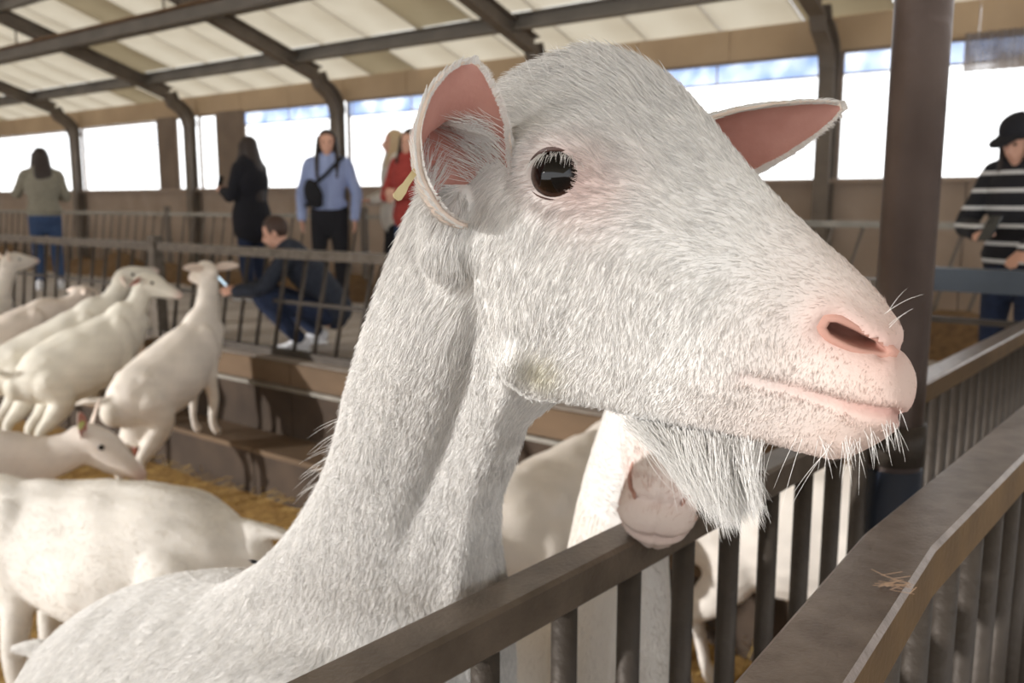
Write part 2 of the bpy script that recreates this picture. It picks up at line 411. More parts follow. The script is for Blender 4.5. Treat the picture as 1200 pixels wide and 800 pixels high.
# unseen rear roof down to an open side, eave shaped to shade the head
V = [(-1.0, -12, roof_z(-1) + .04), (-1.0, 46, roof_z(-1) + .04), (-9.0, 46, 3.66), (-9.0, -12, 3.66)]
obj('roof_sheet', mesh_data('roof_sheet', V, [(0, 1, 2, 3)], M_ROOF), ce)
# --- portal frames: post, curved knee, rafter
def portal(b, label):
    t = tag(empty('portal_frame', W(A_WALL - 0.12, b, ZP), BARN), label, 'beam', 'steel portal frames along the back wall')
    h = EAVE - 0.55 - ZP; w = 0.085
    obj('post', mesh_data('post', *join([box_vf((-0.09, 0, h / 2), (0.02, w * 2, h)), box_vf((0.07, 0, h / 2), (0.02, w * 2, h)), box_vf((-.01, 0, h / 2), (0.16, 0.03, h))]), M_BEAM), t)
    # knee + rafter swept
    P = [(-0.01, h - 0.02)]
    for u in np.linspace(0, 1, 9):
        ang = u * (math.pi / 2 - slope_ang); P.append((-0.01 - 0.55 * (1 - math.cos(ang)), h + 0.42 * math.sin(ang)))
    aend = 9.6
    x1 = -aend; z1 = roof_z(A_WALL - .12 - aend) - ZP - 0.18
    P[-1] = (P[-1][0], roof_z(A_WALL - .12 + P[-1][0]) - ZP - 0.18)
    kn = []
    def beam(Q, nm):
        rings = []
        for i, (x, z) in enumerate(Q):
            x0, z0 = Q[max(i - 1, 0)]; x2, z2 = Q[min(i + 1, len(Q) - 1)]
            d = math.hypot(x2 - x0, z2 - z0); nx, nz = -(z2 - z0) / d, (x2 - x0) / d
            if nz > 0 or (nz == 0 and nx > 0): pass
            hh = 0.11
            pr = [(-hh, -w), (-hh, w), (-hh + .02, w), (-hh + .02, .012), (hh - .02, .012), (hh - .02, w), (hh, w), (hh, -w), (hh - .02, -w), (hh - .02, -.012), (-hh + .02, -.012), (-hh + .02, -w)]
            rings.append([(x + nx * p, q, z + nz * p) for p, q in pr])
        obj(nm, mesh_data(nm, *loft(rings), M_BEAM), t)
    beam(P, 'knee'); beam([P[-1], (x1, z1)], 'rafter')
    return t
PF = ['grey portal frame farthest along the wall, beyond the woman in the grey jumper', 'grey portal frame just past the window behind the grey-jumpered woman', 'grey portal frame between the two wide white windows', 'grey portal frame between the two narrow windows behind the woman in black',
      'grey portal frame rising beside the woman in the blue shirt', 'grey portal frame rising behind the crown of the big goat', 'grey portal frame behind the tip of the big goat\'s far ear', 'grey portal frame beyond the person in the striped jumper']
for b, lb in zip(posts_b[1:-1], PF): portal(b, lb)
def purlin_c(name, a, ztop, h, w, label, m, mf):
    t = tag(empty(name, W(a, 10, ztop - h), BARN), label, 'beam')
    L = 44
    obj('web', mesh_data('web', *box_vf((0, 0, h / 2), (0.02, L, h)), m), t)
    obj('bottom_flange', mesh_data('bottom_flange', *box_vf((-w / 2 + .01, 0, 0.01), (w, L, 0.02)), m), t)
    obj('top_flange', mesh_data('top_flange', *box_vf((-w / 2 + .01, 0, h - 0.008), (w, L, 0.016)), mf), t)
    return t
purlin_c("purlin", 9.1, roof_z(9.1) - 0.005, 0.19, 0.12, 'grey steel purlin carrying the lowest row of roof panels', M_BEAM2, M_BEAM2)
purlin_c('purlin', 7.9, roof_z(7.9) - 0.005, 0.10, 0.08, 'thin grey purlin under the second seam of the roof panels', M_BEAM2, M_BEAM2)
purlin_c('purlin', 6.6, roof_z(6.6) - 0.005, 0.18, 0.10, 'grey purlin high up behind the rusty-topped beam', M_BEAM2, M_BEAM2)
purlin_c('purlin', 5.3, roof_z(5.3) - 0.005, 0.18, 0.10, 'grey purlin nearest the ridge, over the alley', M_BEAM2, M_BEAM2)
# long beam hung below the rafters
zb = at_a(140, 41, 7.2).z
nb_ = purlin_c('longitudinal_beam', 7.2, roof_z(7.2) - 0.32, 0.21, 0.14, 'long grey beam with a rusty top edge slung under the rafters', M_BEAM2, M_RUST)
for bq in (bpx(44, 7.2), bpx(213, 7.2)):
    obj('hanger_rod', mesh_data('hanger_rod', *box_vf((-0.06, bq - 10, 0.39), (0.02, 0.03, 0.36)), M_BEAM), nb_)
# ================================================================== fences
def bar_mesh(name, top, bot, r, m, seg=10):
    return mesh_data(name, *tube([bot, top], [r, r], seg, up=(1, 0, 0), round_ends=False), m, True)
# --- slanted-bar feed fence along the near side of the alley, in sections between posts
def feed_fence(b0, b1, label, z0=ZA, a=A_FENCE, H=0.70, pitch=0.20, slant=0.16, rail=0.06, m=M_STEEL, mb=M_BAR, midrail=0.36, group=None):
    t = tag(empty('feed_fence', W(a, b0, z0), BARN), label, 'fence', group)
    L = b1 - b0
    def rail_o(nm, z, h, d, mm): obj(nm, mesh_data(nm, *box_vf((0, L / 2, z), (d, L, h)), mm), t)
    rail_o('top_rail', H - rail / 2, rail, rail, m); rail_o('bottom_rail', 0.02, 0.05, 0.05, mb)
    if midrail: rail_o('middle_rail', midrail, 0.022, 0.022, mb)
    me = bar_mesh('bar', (0, 0, H - rail), (0, slant, 0.03), 0.0135, mb, 8)
    k = 0.06
    while k < L - slant:
        obj('bar', me, t, (0, k, 0)); k += pitch
    return t
B_POST = bpx(183, A_FENCE)
def fence_post(a, b, z0, H, s, label, m=M_STEEL):
    t = tag(obj('fence_post', mesh_data('fence_post', *join([box_vf((0, 0, H / 2), (s, s, H)), box_vf((0, 0, H + .004), (s * .9, s * .9, .012)), box_vf((0, 0, .01), (s * 1.7, s * 1.7, .02))]), m), None, W(a, b, z0), (0, 0, BARN)), label, 'post')
    return t
feed_fence(B_POST + 0.06, B_POST + 5.2, 'slanted-bar feed fence in front of the woman in the grey jumper')
feed_fence(1.03, B_POST - 0.06, 'slanted-bar feed fence in front of the crouching man')
feed_fence(-4.2, 0.91, 'blue-grey slanted-bar feed fence before the person in a striped jumper', H=0.755, rail=0.085, m=mat('blue_grey_rail', srgb(74, 82, 92), srgb(58, 65, 74), 6, 0.5, 0.2), midrail=0.56, slant=0.30, pitch=0.24)
fence_post(A_FENCE, B_POST, ZP, 0.78 + 0.74, 0.085, 'square steel post joining the two feed fence sections')
fence_post(A_FENCE, 0.97, ZP, 0.78 + 0.74, 0.09, 'square steel post behind the round column')
# --- fence on the far side of the alley
bq = [-7.5, -2.5, 3.2, 7.2, 11.0, 14.6, 18.4]
for i, (b0, b1) in enumerate(zip(bq[:-1], bq[1:])):
    feed_fence(b0 + 0.04, b1 - 0.04, 'grey barred fence along the far side of the alley', a=A_FAR, H=0.86, pitch=0.22, slant=0.22, rail=0.045, m=M_GALV, mb=M_BEAM, midrail=None, group='fence sections on the far side of the alley')
    fence_post(A_FAR, b1, ZA, 0.93, 0.06, 'thin grey post of the fence on the far side of the alley', M_BEAM)['group'] = 'posts of the far alley fence'

# --- straight-bar pen fences right in front of the photographer
def line_fence(name, pts, ztop, label, rail_w, rail_h, bar_r, pitch, m_rail, m_bar, m_side, side=1, z_low=0.70, start=0.03, square=False, k_end=0.0):
    """pts: ground-plan points of the rail's photographer-side top edge"""
    P = [Vector((p[0], p[1], 0)) for p in pts]
    o0 = P[0]
    t = tag(empty(name, (o0.x, o0.y, z_low), 0), label, 'fence')
    off = []
    n = len(P); dirs = [(P[i + 1] - P[i]).normalized() for i in range(n - 1)]
    for i in range(n):
        d = dirs[min(i, n - 2)] if i in (0, n - 1) else (dirs[i - 1] + dirs[i]).normalized()
        off.append(Vector((-d.y, d.x, 0)))
    rings = []
    b = 0.004; hw, hh = rail_w, rail_h
    pr = [(0, -hh + b), (0, -b), (b, 0), (hw - b, 0), (hw, -b), (hw, -hh + b), (hw - b, -hh), (b, -hh)]
    for p, s in zip(P, off):
        rings.append([p - o0 + s * q + Vector((0, 0, ztop - z_low + z)) for q, z in pr])
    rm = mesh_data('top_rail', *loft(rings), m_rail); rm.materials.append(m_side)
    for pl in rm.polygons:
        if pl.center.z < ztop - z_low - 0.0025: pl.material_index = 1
    obj('top_rail', rm, t)
    rings2 = [[p - o0 + s * q + Vector((0, 0, 0.03 + z)) for q, z in pr] for p, s in zip(P, off)]
    obj('bottom_rail', mesh_data('bottom_rail', *loft(rings2), m_bar), t)
    H = ztop - rail_h - z_low
    if square: me = mesh_data('bar', *box_vf((0, 0, H / 2), (bar_r * 2, bar_r * 2, H)), m_bar)
    else: me = mesh_data('bar', *tube([(0, 0, 0), (0, 0, H + .002)], [bar_r, bar_r], 16, up=(1, 0, 0), round_ends=False), m_bar, True)
    acc = start
    segl = [(P[i + 1] - P[i]).length for i in range(n - 1)]; tot = sum(segl)
    while acc < tot - k_end:
        q = acc
        for i, L in enumerate(segl):
            if q <= L: break
            q -= L
        p = P[i] + dirs[i] * q + Vector((-dirs[i].y, dirs[i].x, 0)) * (rail_w / 2)
        ang = math.atan2(dirs[i].y, dirs[i].x)
        obj('bar', me, t, p - o0, (0, 0, ang)); acc += pitch
    return t
_p = at_Y(690, 663, 0.84); ZRA = _p.z
A1, A2 = at_z(560, 728, ZRA), at_z(941, 532, ZRA)
dA = (A2 - A1).normalized()
P0 = A1 - dA * 0.42
# where the rail meets the column
def along(px, o, d, z):
    r = ray(px, 300); k = r.x / r.y        # X = k*Y
    return (k * o.y - o.x) / (d.x - k * d.y)
uA = along(1040, A1, dA, ZRA)
PEND = A1 + dA * uA
# bars: place one at the pixel 688 of the rail's middle
u688 = along(688, A1, dA, ZRA); u756 = along(756, A1, dA, ZRA); uu = along(974, A1, dA, ZRA)
pitchA = (uu - u688) / 5.0
startA = (0.42 + u688) % pitchA
fence_a = line_fence('pen_fence', [P0, PEND], ZRA, 'dark steel pen fence the big white goat leans over', 0.045, 0.042, 0.0135, pitchA, M_TOPA, M_BAR, M_TOPA, start=startA, square=False)
COLP = at_Y(1051, 470, PEND.y + 0.04); COLP.z = 0
# round column
ztop = roof_z(COLP.dot(AX)) - 0.1
colm = empty('barn_column', (COLP.x, COLP.y, ZP))
tag(colm, 'tall round brown steel column beside the goat\'s nose', 'column')
rc = 0.5 * 62 / FPX * COLP.y
obj('shaft', mesh_data('shaft', *tube([(0, 0, 0), (0, 0, ztop - ZP)], [rc, rc], 32, up=(1, 0, 0), round_ends=False), M_POLE, True), colm)
obj('base_plate', mesh_data('base_plate', *box_vf((0, 0, 0.80), (0.22, 0.22, 0.02)), M_POLE), colm)
obj('collar', mesh_data('collar', *tube([(0, 0, ZRA - ZP - 0.09), (0, 0, ZRA - ZP - 0.02)], [rc + .006, rc + .006], 32, up=(1, 0, 0), round_ends=False), M_BAR, True), colm)
obj('sleeve', mesh_data('sleeve', *tube([(0, 0, 0.81), (0, 0, ZRA - ZP - 0.10)], [rc + .004, rc + .004], 32, up=(1, 0, 0), round_ends=False), mat('navy_sky_reflection', srgb(44, 50, 62), srgb(34, 40, 52), 8, .4), True), colm)['label'] = 'added navy layer, bluish sky reflection on the lower column'  # navy sleeve added round the shaft, stands for a bluish sky reflection
# fence beyond the column
ZRB = ZRA + 0.0
B1, B2 = at_z(1078, 453, ZRB), at_z(1200, 387.5, ZRB)
dB = (B2 - B1).normalized()
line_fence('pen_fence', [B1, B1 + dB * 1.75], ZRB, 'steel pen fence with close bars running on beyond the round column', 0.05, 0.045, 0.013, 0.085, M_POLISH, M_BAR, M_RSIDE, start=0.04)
# nearest fence with the kinked, rubbed rail
ZRC = CAMZ - 0.300
C = [at_z(997, 799, ZRC), at_z(1097, 641, ZRC), at_z(1200, 536, ZRC)]
C0 = C[0] + (C[0] - C[1]).normalized() * 0.30; C3 = C[2] + (C[2] - C[1]).normalized() * 1.6
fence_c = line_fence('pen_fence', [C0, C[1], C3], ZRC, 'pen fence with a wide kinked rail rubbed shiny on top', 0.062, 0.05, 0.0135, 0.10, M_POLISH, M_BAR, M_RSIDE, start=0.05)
# straw wisp stuck on the rubbed rail
wv, wf = [], []
wc = at_z(1046, 684, ZRC + 0.002)
for k in range(26):
    a = RNG.normal(-0.2, 0.5); L = RNG.uniform(0.008, 0.022); p = wc + Vector((RNG.normal(0, .006), RNG.normal(0, .009), RNG.uniform(0, .002)))
    d = Vector((math.cos(a), math.sin(a), RNG.uniform(0, .1))) * L / 2; s = Vector((-math.sin(a), math.cos(a), 0)) * 0.0005
    i = len(wv); wv += [p - d - s, p + d - s, p + d + s, p - d + s]; wf.append((i, i + 1, i + 2, i + 3))
tag(obj('straw_wisp', mesh_data('straw_wisp', wv, wf, mat('pale_straw', srgb(205, 175, 150), srgb(180, 150, 125), 20, 0.8))), 'small wisp of pale straw stuck on the rubbed rail', 'straw')
# ================================================================== the big goat in front
M_COAT = mat('goat_coat', (0.92, 0.92, 0.92, 1), (1, 1, 1, 1), 14, 0.75, 0, 0.12, 260, attr='Col', spec=0.2)
M_FUR = mat('goat_fur', (0.94, 0.94, 0.94, 1), (1, 1, 1, 1), 30, 0.6, 0, 0, attr='Col', spec=0.3)
M_EARIN = mat('ear_skin', srgb(214, 162, 150), srgb(196, 140, 128), 40, 0.55, 0, 0.1, 200, spec=0.3, transl=0.25)
M_EAROUT = mat('ear_fur_skin', srgb(232, 216, 202), srgb(222, 204, 190), 40, 0.7, transl=0.1)
M_CANAL = mat('ear_canal', srgb(206, 146, 132), srgb(186, 126, 114), 60, 0.6)
M_LID = mat('eyelid', srgb(96, 66, 56), srgb(62, 42, 38), 120, 0.4, spec=0.5)
M_HOOF = mat('hoof', srgb(120, 104, 86), srgb(88, 76, 64), 20, 0.6)
def eye_mat(name):
    m = bpy.data.materials.new(name); m.use_nodes = True; N = m.node_tree.nodes; L = m.node_tree.links; p = N['Principled BSDF']
    p.inputs['Roughness'].default_value = 0.04; p.inputs['Specular IOR Level'].default_value = 0.3; p.inputs['Coat Weight'].default_value = 0.15; p.inputs['Coat Roughness'].default_value = 0.02
    tc = N.new('ShaderNodeTexCoord'); sx = N.new('ShaderNodeSeparateXYZ'); L.new(tc.outputs['Object'], sx.inputs[0])
    mu = N.new('ShaderNodeMath'); mu.operation = 'DIVIDE'; mu.inputs[1].default_value = 0.0165; L.new(sx.outputs['Z'], mu.inputs[0])
    r = N.new('ShaderNodeValToRGB'); e = r.color_ramp.elements; e[0].position = 0.45; e[0].color = srgb(14, 9, 8); e[1].position = 0.86; e[1].color = srgb(8, 6, 6)
    x = e.new(0.60); x.color = srgb(60, 38, 26); x = e.new(0.72); x.color = srgb(30, 20, 16)
    L.new(mu.outputs[0], r.inputs[0]); L.new(r.outputs[0], p.inputs['Base Color'])
    return m
M_EYE = eye_mat('goat_eye')

PHI = math.radians(20)
HQ = at_Y(800, 260, 0.55); HH = Vector((math.cos(PHI), -math.sin(PHI), 0)); HN = Vector((math.sin(PHI), math.cos(PHI), 0))
def plane_st(px, py):
    r = ray(px, py); o = Vector((0, 0, CAMZ)); t = (HQ - o).dot(HN) / r.dot(HN); p = o + r * t - HQ
    return p.dot(HH), p.z
# stations along the head: profile top, profile bottom (as in the photograph) and half-widths in mm from top to bottom
ST = [((560, 150), (600, 430), (38, 44, 46, 44, 34)),
      ((588, 102), (622, 462), (44, 52, 54, 52, 40)),
      ((630, 76), (655, 468), (48, 60, 60, 54, 40)),
      ((700, 60), (692, 474), (46, 65, 61, 51, 35)),
      ((768, 82), (740, 486), (42, 58, 58, 50, 33)),
      ((820, 126), (790, 498), (36, 48, 53, 47, 31)),
      ((868, 184), (838, 508), (31, 41, 47, 43, 27)),
      ((915, 234), (880, 515), (28, 36, 42, 39, 25)),
      ((960, 277), (917, 523), (27, 33, 37, 35, 24)),
      ((1000, 312), (952, 533), (26, 33, 36, 33, 24)),
      ((1032, 345), (985, 537), (25, 34, 37, 32, 24)),
      ((1052, 374), (1016, 525), (22, 33, 37, 31, 22)),
      ((1064, 410), (1044, 508), (17, 28, 33, 27, 16)),
      ((1071, 436), (1062, 488), (9, 18, 22, 17, 9)),
      ((1073, 452), (1070, 470), (3, 5, 6, 5, 3))]
rows_ = [plane_st(*t) + plane_st(*b) + tuple(x / 1000 for x in w) for t, b, w in ST]
HS = smooth_path(rows_, 56)
HEADSEG = 40
def head_rings():
    out = []
    for q in HS:
        T = np.array(q[:2]); B = np.array(q[2:4]); w5 = np.maximum(q[4:9], 0.0008); ring = []
        for j in range(HEADSEG):
            th = 2 * math.pi * j / HEADSEG; v = (1 - math.cos(th)) / 2; s = math.sin(th)
            wv = np.interp(v, (0, .25, .5, .75, 1), w5); p = T + (B - T) * v
            ring.append((p[0], p[1], math.copysign(abs(s) ** 0.85, s) * wv))
        out.append(ring)
    return out
HEAD_LOCAL = head_rings()
F_AX = (np.array(plane_st(1066, 450)) - np.array(plane_st(610, 230))); F_AX /= np.linalg.norm(F_AX)   # poll to nose, in (s, t)
NOSE_L = np.array(plane_st(1070, 455))

class Frame:
    """a head's own frame: origin O, s axis, t axis, w axis (columns), scale"""
    def __init__(s, O, M, k=1.0): s.O = np.array(O, float); s.M = np.array(M, float); s.k = k
    def out(s, P): return s.O + (np.asarray(P, float) * s.k) @ s.M.T
    def inn(s, P): return ((np.asarray(P, float) - s.O) @ s.M) / s.k
    def vec(s, P): return np.asarray(P, float) @ s.M.T
def head_part(fr):
    return loft([[Vector(p) for p in fr.out(r)] for r in HEAD_LOCAL])

FR1 = Frame(HQ, np.array([list(HH), [0, 0, 1], list(HN)]).T)
def proj(co):
    d = co - np.array([0, 0, CAMZ]); c, s = math.cos(PITCH), math.sin(PITCH)
    dep = d[:, 1] * c - d[:, 2] * s; up = d[:, 1] * s + d[:, 2] * c
    return np.stack([600 + FPX * d[:, 0] / dep, 400 - FPX * up / dep], 1), dep
def ring_px(L, R, Y, rd, n=28):
    l, r = at_Y(*L, Y), at_Y(*R, Y); m = (l + r) / 2; u = (r - l) / 2; d = (m - Vector((0, 0, CAMZ))).normalized()
    d = (d - u.normalized() * d.dot(u.normalized())).normalized()
    return [m + u * math.cos(2 * math.pi * j / n) + d * (rd * math.sin(2 * math.pi * j / n)) for j in range(n)]
NECK = [((505, 215), (700, 330), 0.605, 0.050), ((482, 248), (690, 410), 0.612, 0.056), ((455, 312), (655, 464), 0.632, 0.060), ((426, 392), (616, 502), 0.665, 0.064),
        ((399, 478), (597, 566), 0.745, 0.070), ((362, 566), (598, 645), 0.830, 0.080), ((305, 648), (612, 762), 0.915, 0.095), ((225, 706), (600, 870), 0.985, 0.110), ((215, 790), (540, 900), 1.05, 0.07)]
def neck_part():
    nr = [np.array(ring_px(*q)) for q in NECK]
    flat = smooth_path([r.ravel() for r in nr], 40)
    return loft([[Vector(p) for p in r.reshape(-1, 3)] for r in flat])
parts = [head_part(FR1), neck_part()]
GA = 0.60
bodyp = [(0.60, 1.05, (0.085, 0.13)), (0.70, 1.055, (0.135, 0.19)), (0.86, 1.035, (0.165, 0.205)), (1.04, 0.965, (0.185, 0.215)), (1.20, 0.90, (0.165, 0.19)), (1.33, 0.855, (0.11, 0.14))]
parts.append(stube([W(GA, b, z) for b, z, r in bodyp], [r for b, z, r in bodyp], 18, 22))
for sd in (-1, 1):
    parts.append(stube([W(GA + sd * .075, .70, 1.0), W(GA + sd * .085, .68, .80), W(GA + sd * .08, .655, .62), W(GA + sd * .08, .66, .47), W(GA + sd * .08, .645, .40)], [.075, .05, .028, .022, .028], 14, 12, up=(1, 0, 0)))
    parts.append(stube([W(GA + sd * .09, 1.24, .86), W(GA + sd * .10, 1.17, .62), W(GA + sd * .09, 1.33, .33), W(GA + sd * .09, 1.28, .06), W(GA + sd * .09, 1.26, -.06)], [.11, .07, .028, .022, .03], 14, 12, up=(1, 0, 0)))
parts.append(stube([at_Y(560, 304, .590), at_Y(542, 276, .570), at_Y(530, 248, .557)], [.031, .028, .019], 10, 14))
parts.append(stube([W(GA, 1.34, .90), W(GA + .01, 1.44, .955), W(GA + .0, 1.55, .93)], [.032, .026, .014], 8, 10, up=(1, 0, 0)))
g_me = fuse('goat', parts, 0.0025, M_COAT, 14)
def relax(me, weight, n):
    co = get_co(me); e = np.empty(len(me.edges) * 2, np.int32); me.edges.foreach_get('vertices', e); e = e.reshape(-1, 2); deg = np.bincount(e.ravel(), minlength=len(co))[:, None]
    for _ in range(n):
        a = np.stack([np.bincount(e[:, 0], co[e[:, 1], k], len(co)) + np.bincount(e[:, 1], co[e[:, 0], k], len(co)) for k in range(3)], 1) / np.maximum(deg, 1)
        co += (a - co) * weight[:, None] * 0.9
    set_co(me, co)
_q, _d = proj(get_co(g_me)); relax(g_me, np.clip((_d - 0.74) / 0.12, 0, 1) * (get_co(g_me)[:, 2] > .75), 300)

def poly_d(P, L):
    """distance of 2-D points P to polyline L and the share of its length"""
    best = np.full(len(P), 1e9); tt = np.zeros(len(P)); L = np.array(L, float); n = len(L) - 1
    for i in range(n):
        a, b = L[i], L[i + 1]; d = b - a; t = np.clip(((P - a) @ d) / (d @ d), 0, 1); q = np.linalg.norm(P - (a + t[:, None] * d), axis=1)
        m = q < best; best[m] = q[m]; tt[m] = (i + t[m]) / n
    return best, tt
def surf_pick(co, no, px, py):
    """the surface point seen at a pixel"""
    q, dep = proj(co); d = np.hypot(q[:, 0] - px, q[:, 1] - py); ok = (d < 7) & ((no * (co - np.array([0, 0, CAMZ]))).sum(1) < 0)
    i = np.where(ok)[0]
    i = i[np.argmin(dep[i] + d[i] * 2e-4)] if len(i) else np.argmin(d); return co[i], no[i]
co = get_co(g_me); no = get_no(g_me)
def st_of(px, py): return tuple(FR1.inn(surf_pick(co, no, px, py)[0])[:2])
F_EYE = np.array(st_of(650, 203)); E_P, E_N = surf_pick(co, no, 650, 203)
F_NOSTRIL = [st_of(*p) for p in ((972, 384), (985, 391), (1005, 399), (1024, 404), (1040, 408))]
F_MOUTH = [st_of(*p) for p in ((868, 444), (905, 454), (950, 467), (990, 478), (1025, 487), (1050, 490))]
F_MOUTH += [plane_st(1061, 489), plane_st(1069, 480)]
F_ALA = [st_of(*p) for p in ((955, 372), (968, 360), (990, 362), (1015, 380), (1035, 396))]
F_CREST = [st_of(*p) for p in ((700, 240), (760, 270), (830, 310), (890, 345))]
F_HOLLOW = [st_of(*p) for p in ((850, 350), (900, 395), (940, 420))]
F_LIP = [st_of(*p) for p in ((940, 440), (985, 452), (1030, 458))]
F_JAW = [st_of(*p) for p in ((690, 420), (760, 455), (830, 470))]
F_CHEEK = np.array(st_of(690, 330)); F_BROW = [st_of(*p) for p in ((610, 172), (640, 160), (672, 166), (690, 185))]
F_NOSE = np.array(st_of(1030, 395)); F_STAIN = np.array(st_of(632, 440))
F_LOWLIP = [st_of(*p) for p in ((985, 490), (1020, 500), (1045, 503))]
F_NOTCH, F_PAD, F_ULIP = (np.array(plane_st(*p)) for p in ((1061, 407), (1056, 386), (1072, 442)))
HEAD_S0 = plane_st(560, 250)[0]

def gauss(d, s): return np.exp(-(d / s) ** 2)
def sculpt_head(me, fr):
    co = get_co(me); no = get_no(me); L = fr.inn(co); P = L[:, :2]; k = fr.k
    on = (P[:, 0] > HEAD_S0 - 0.02) & (np.abs(L[:, 2]) < 0.085) & (P[:, 0] < 0.25) & (np.abs(P[:, 1]) < 0.2)
    side = np.clip((np.abs(L[:, 2]) - 0.004) / 0.008, 0, 1)
    dz = np.zeros(len(co))
    e = np.linalg.norm((P - F_EYE) * np.array([1, 1.15]), axis=1)
    dz += side * (-0.0065 * gauss(e, 0.013) + 0.0022 * gauss(e - 0.021, 0.006))
    d, _ = poly_d(P, F_BROW); dz += side * 0.0040 * gauss(d, 0.010)
    d, t = poly_d(P, F_NOSTRIL); dz += -side * 0.0050 * gauss(d, 0.0070 * (1.1 - 0.5 * t))
    d, t = poly_d(P, F_ALA); dz += side * 0.0026 * gauss(d, 0.006)
    d, t = poly_d(P, F_MOUTH); dz += -np.where(t > .7, 1, side) * 0.0052 * gauss(d, 0.0030) * np.clip(0.25 + 1.2 * t, 0, 1)
    d, t = poly_d(P, [F_NOSTRIL[-1], tuple(F_NOTCH)]); dz += -0.0018 * gauss(d, 0.0028)
    d, t = poly_d(P, F_CREST); dz += side * 0.0024 * gauss(d, 0.012)
    d, t = poly_d(P, F_HOLLOW); dz += -side * 0.0030 * gauss(d, 0.014)
    d, t = poly_d(P, F_LIP); dz += side * 0.0024 * gauss(d, 0.010)
    d, t = poly_d(P, F_LOWLIP); dz += side * 0.0015 * gauss(d, 0.006)
    d, t = poly_d(P, F_JAW); dz += side * 0.0022 * gauss(d, 0.016)
    dz += side * 0.0040 * gauss(np.linalg.norm(P - F_CHEEK, axis=1), 0.032)
    # groove between the nostrils and down the upper lip
    fr_ = (P @ F_AX); front = (np.abs(L[:, 2]) < 0.02) & (fr_ > (NOSE_L @ F_AX) - 0.035)
    dz += np.where(front, -0.0020 * gauss(L[:, 2], 0.0026), 0)
    ctr = np.clip(1 - np.abs(L[:, 2]) / 0.03, 0, 1)
    dz += ctr * (-0.0032 * gauss(np.linalg.norm(P - F_NOTCH, axis=1), 0.0065) + 0.0015 * gauss(np.linalg.norm(P - F_PAD, axis=1), 0.009) + 0.0015 * gauss(np.linalg.norm(P - F_ULIP, axis=1), 0.010))
    co2 = co + no * (np.where(on, dz, 0) * k)[:, None]
    set_co(me, co2)
    return co2
WHITE = np.array([0.82, 0.80, 0.77]); CREAM = np.array([0.60, 0.53, 0.445]); PINK = np.array([0.66, 0.44, 0.385]); DPINK = np.array([0.50, 0.27, 0.23])
def paint_head(P3, base=WHITE):
    """coat colour from the place on the head (pink skin on nose and lips, cream crown, bare rim of the eye)"""
    P = P3[:, :2]; c = np.tile(base, (len(P), 1))
    def mix(w, col):
        nonlocal c
        w = np.clip(w, 0, 1)[:, None]; c = c * (1 - w) + np.array(col) * w
    f = P @ F_AX; t_top = P[:, 1]
    inhead = (P[:, 0] > HEAD_S0)
    yrel = (P - F_EYE)
    # crown and bridge of the nose are creamier
    perp = yrel @ np.array([-F_AX[1], F_AX[0]])
    e = np.linalg.norm(yrel * np.array([1, 1.1]), axis=1)
    mix(0.55 * gauss(np.linalg.norm(yrel - np.array([0.022, -0.010]), axis=1), 0.022), PINK); mix(0.8 * gauss(e, 0.016), DPINK)
    nd = (NOSE_L @ F_AX) - f; mix(0.8 * np.clip(1 - nd / 0.035, 0, 1), PINK); mix(0.8 * np.clip(1.3 - nd / 0.095, 0, 1), (0.66, 0.51, 0.44))
    d, t = poly_d(P, F_NOSTRIL); mix(0.85 * gauss(d, 0.016), PINK);
    d, t = poly_d(P, F_MOUTH); mix(0.75 * gauss(d, 0.013) * np.clip(1.6 * t - .6, 0, 1), PINK); mix(0.8 * gauss(d, 0.0042) * np.clip(t + .3, 0, 1), DPINK)
    return c
co = sculpt_head(g_me, FR1); no = get_no(g_me)
# furrow along the neck, windpipe and shoulder
q, dep = proj(co); facing = np.clip(-(no * (co - np.array([0, 0, CAMZ]))).sum(1) / np.linalg.norm(co - np.array([0, 0, CAMZ]), axis=1) * 2, 0, 1)
d, t = poly_d(q, [(556, 330), (552, 390), (540, 450), (520, 520), (492, 590), (462, 660)]); dz = -0.0135 * gauss(d, 19) * np.sin(np.clip(t, .02, .98) * math.pi) ** .6
d, t = poly_d(q, [(600, 420), (580, 490), (556, 560), (540, 640), (530, 720)]); dz += 0.0075 * gauss(d, 16)
d, t = poly_d(q, [(592, 560), (580, 620), (584, 680)]); dz += -0.004 * gauss(d, 7)
d, t = poly_d(q, [(500, 300), (470, 420), (430, 540)]); dz += 0.0035 * gauss(d, 26)
co = co + no * (dz * facing)[:, None]; set_co(g_me, co)
no = get_no(g_me)
L3 = FR1.inn(co)
col = paint_head(L3)
nk = L3[:, 0] < HEAD_S0 + 0.01
stain = gauss(np.linalg.norm(L3[:, :2] - F_STAIN, axis=1), 0.012)[:, None] * 0.5; col = col * (1 - stain) + np.array([0.62, 0.56, 0.32]) * stain
set_col(g_me, col)
goat_o = W(GA, 0.95, ZP)
goat = obj('goat', g_me); tag(goat, 'large white goat stretching its head over the steel fence, bearded, with upright ear', 'goat')
COL_G = col

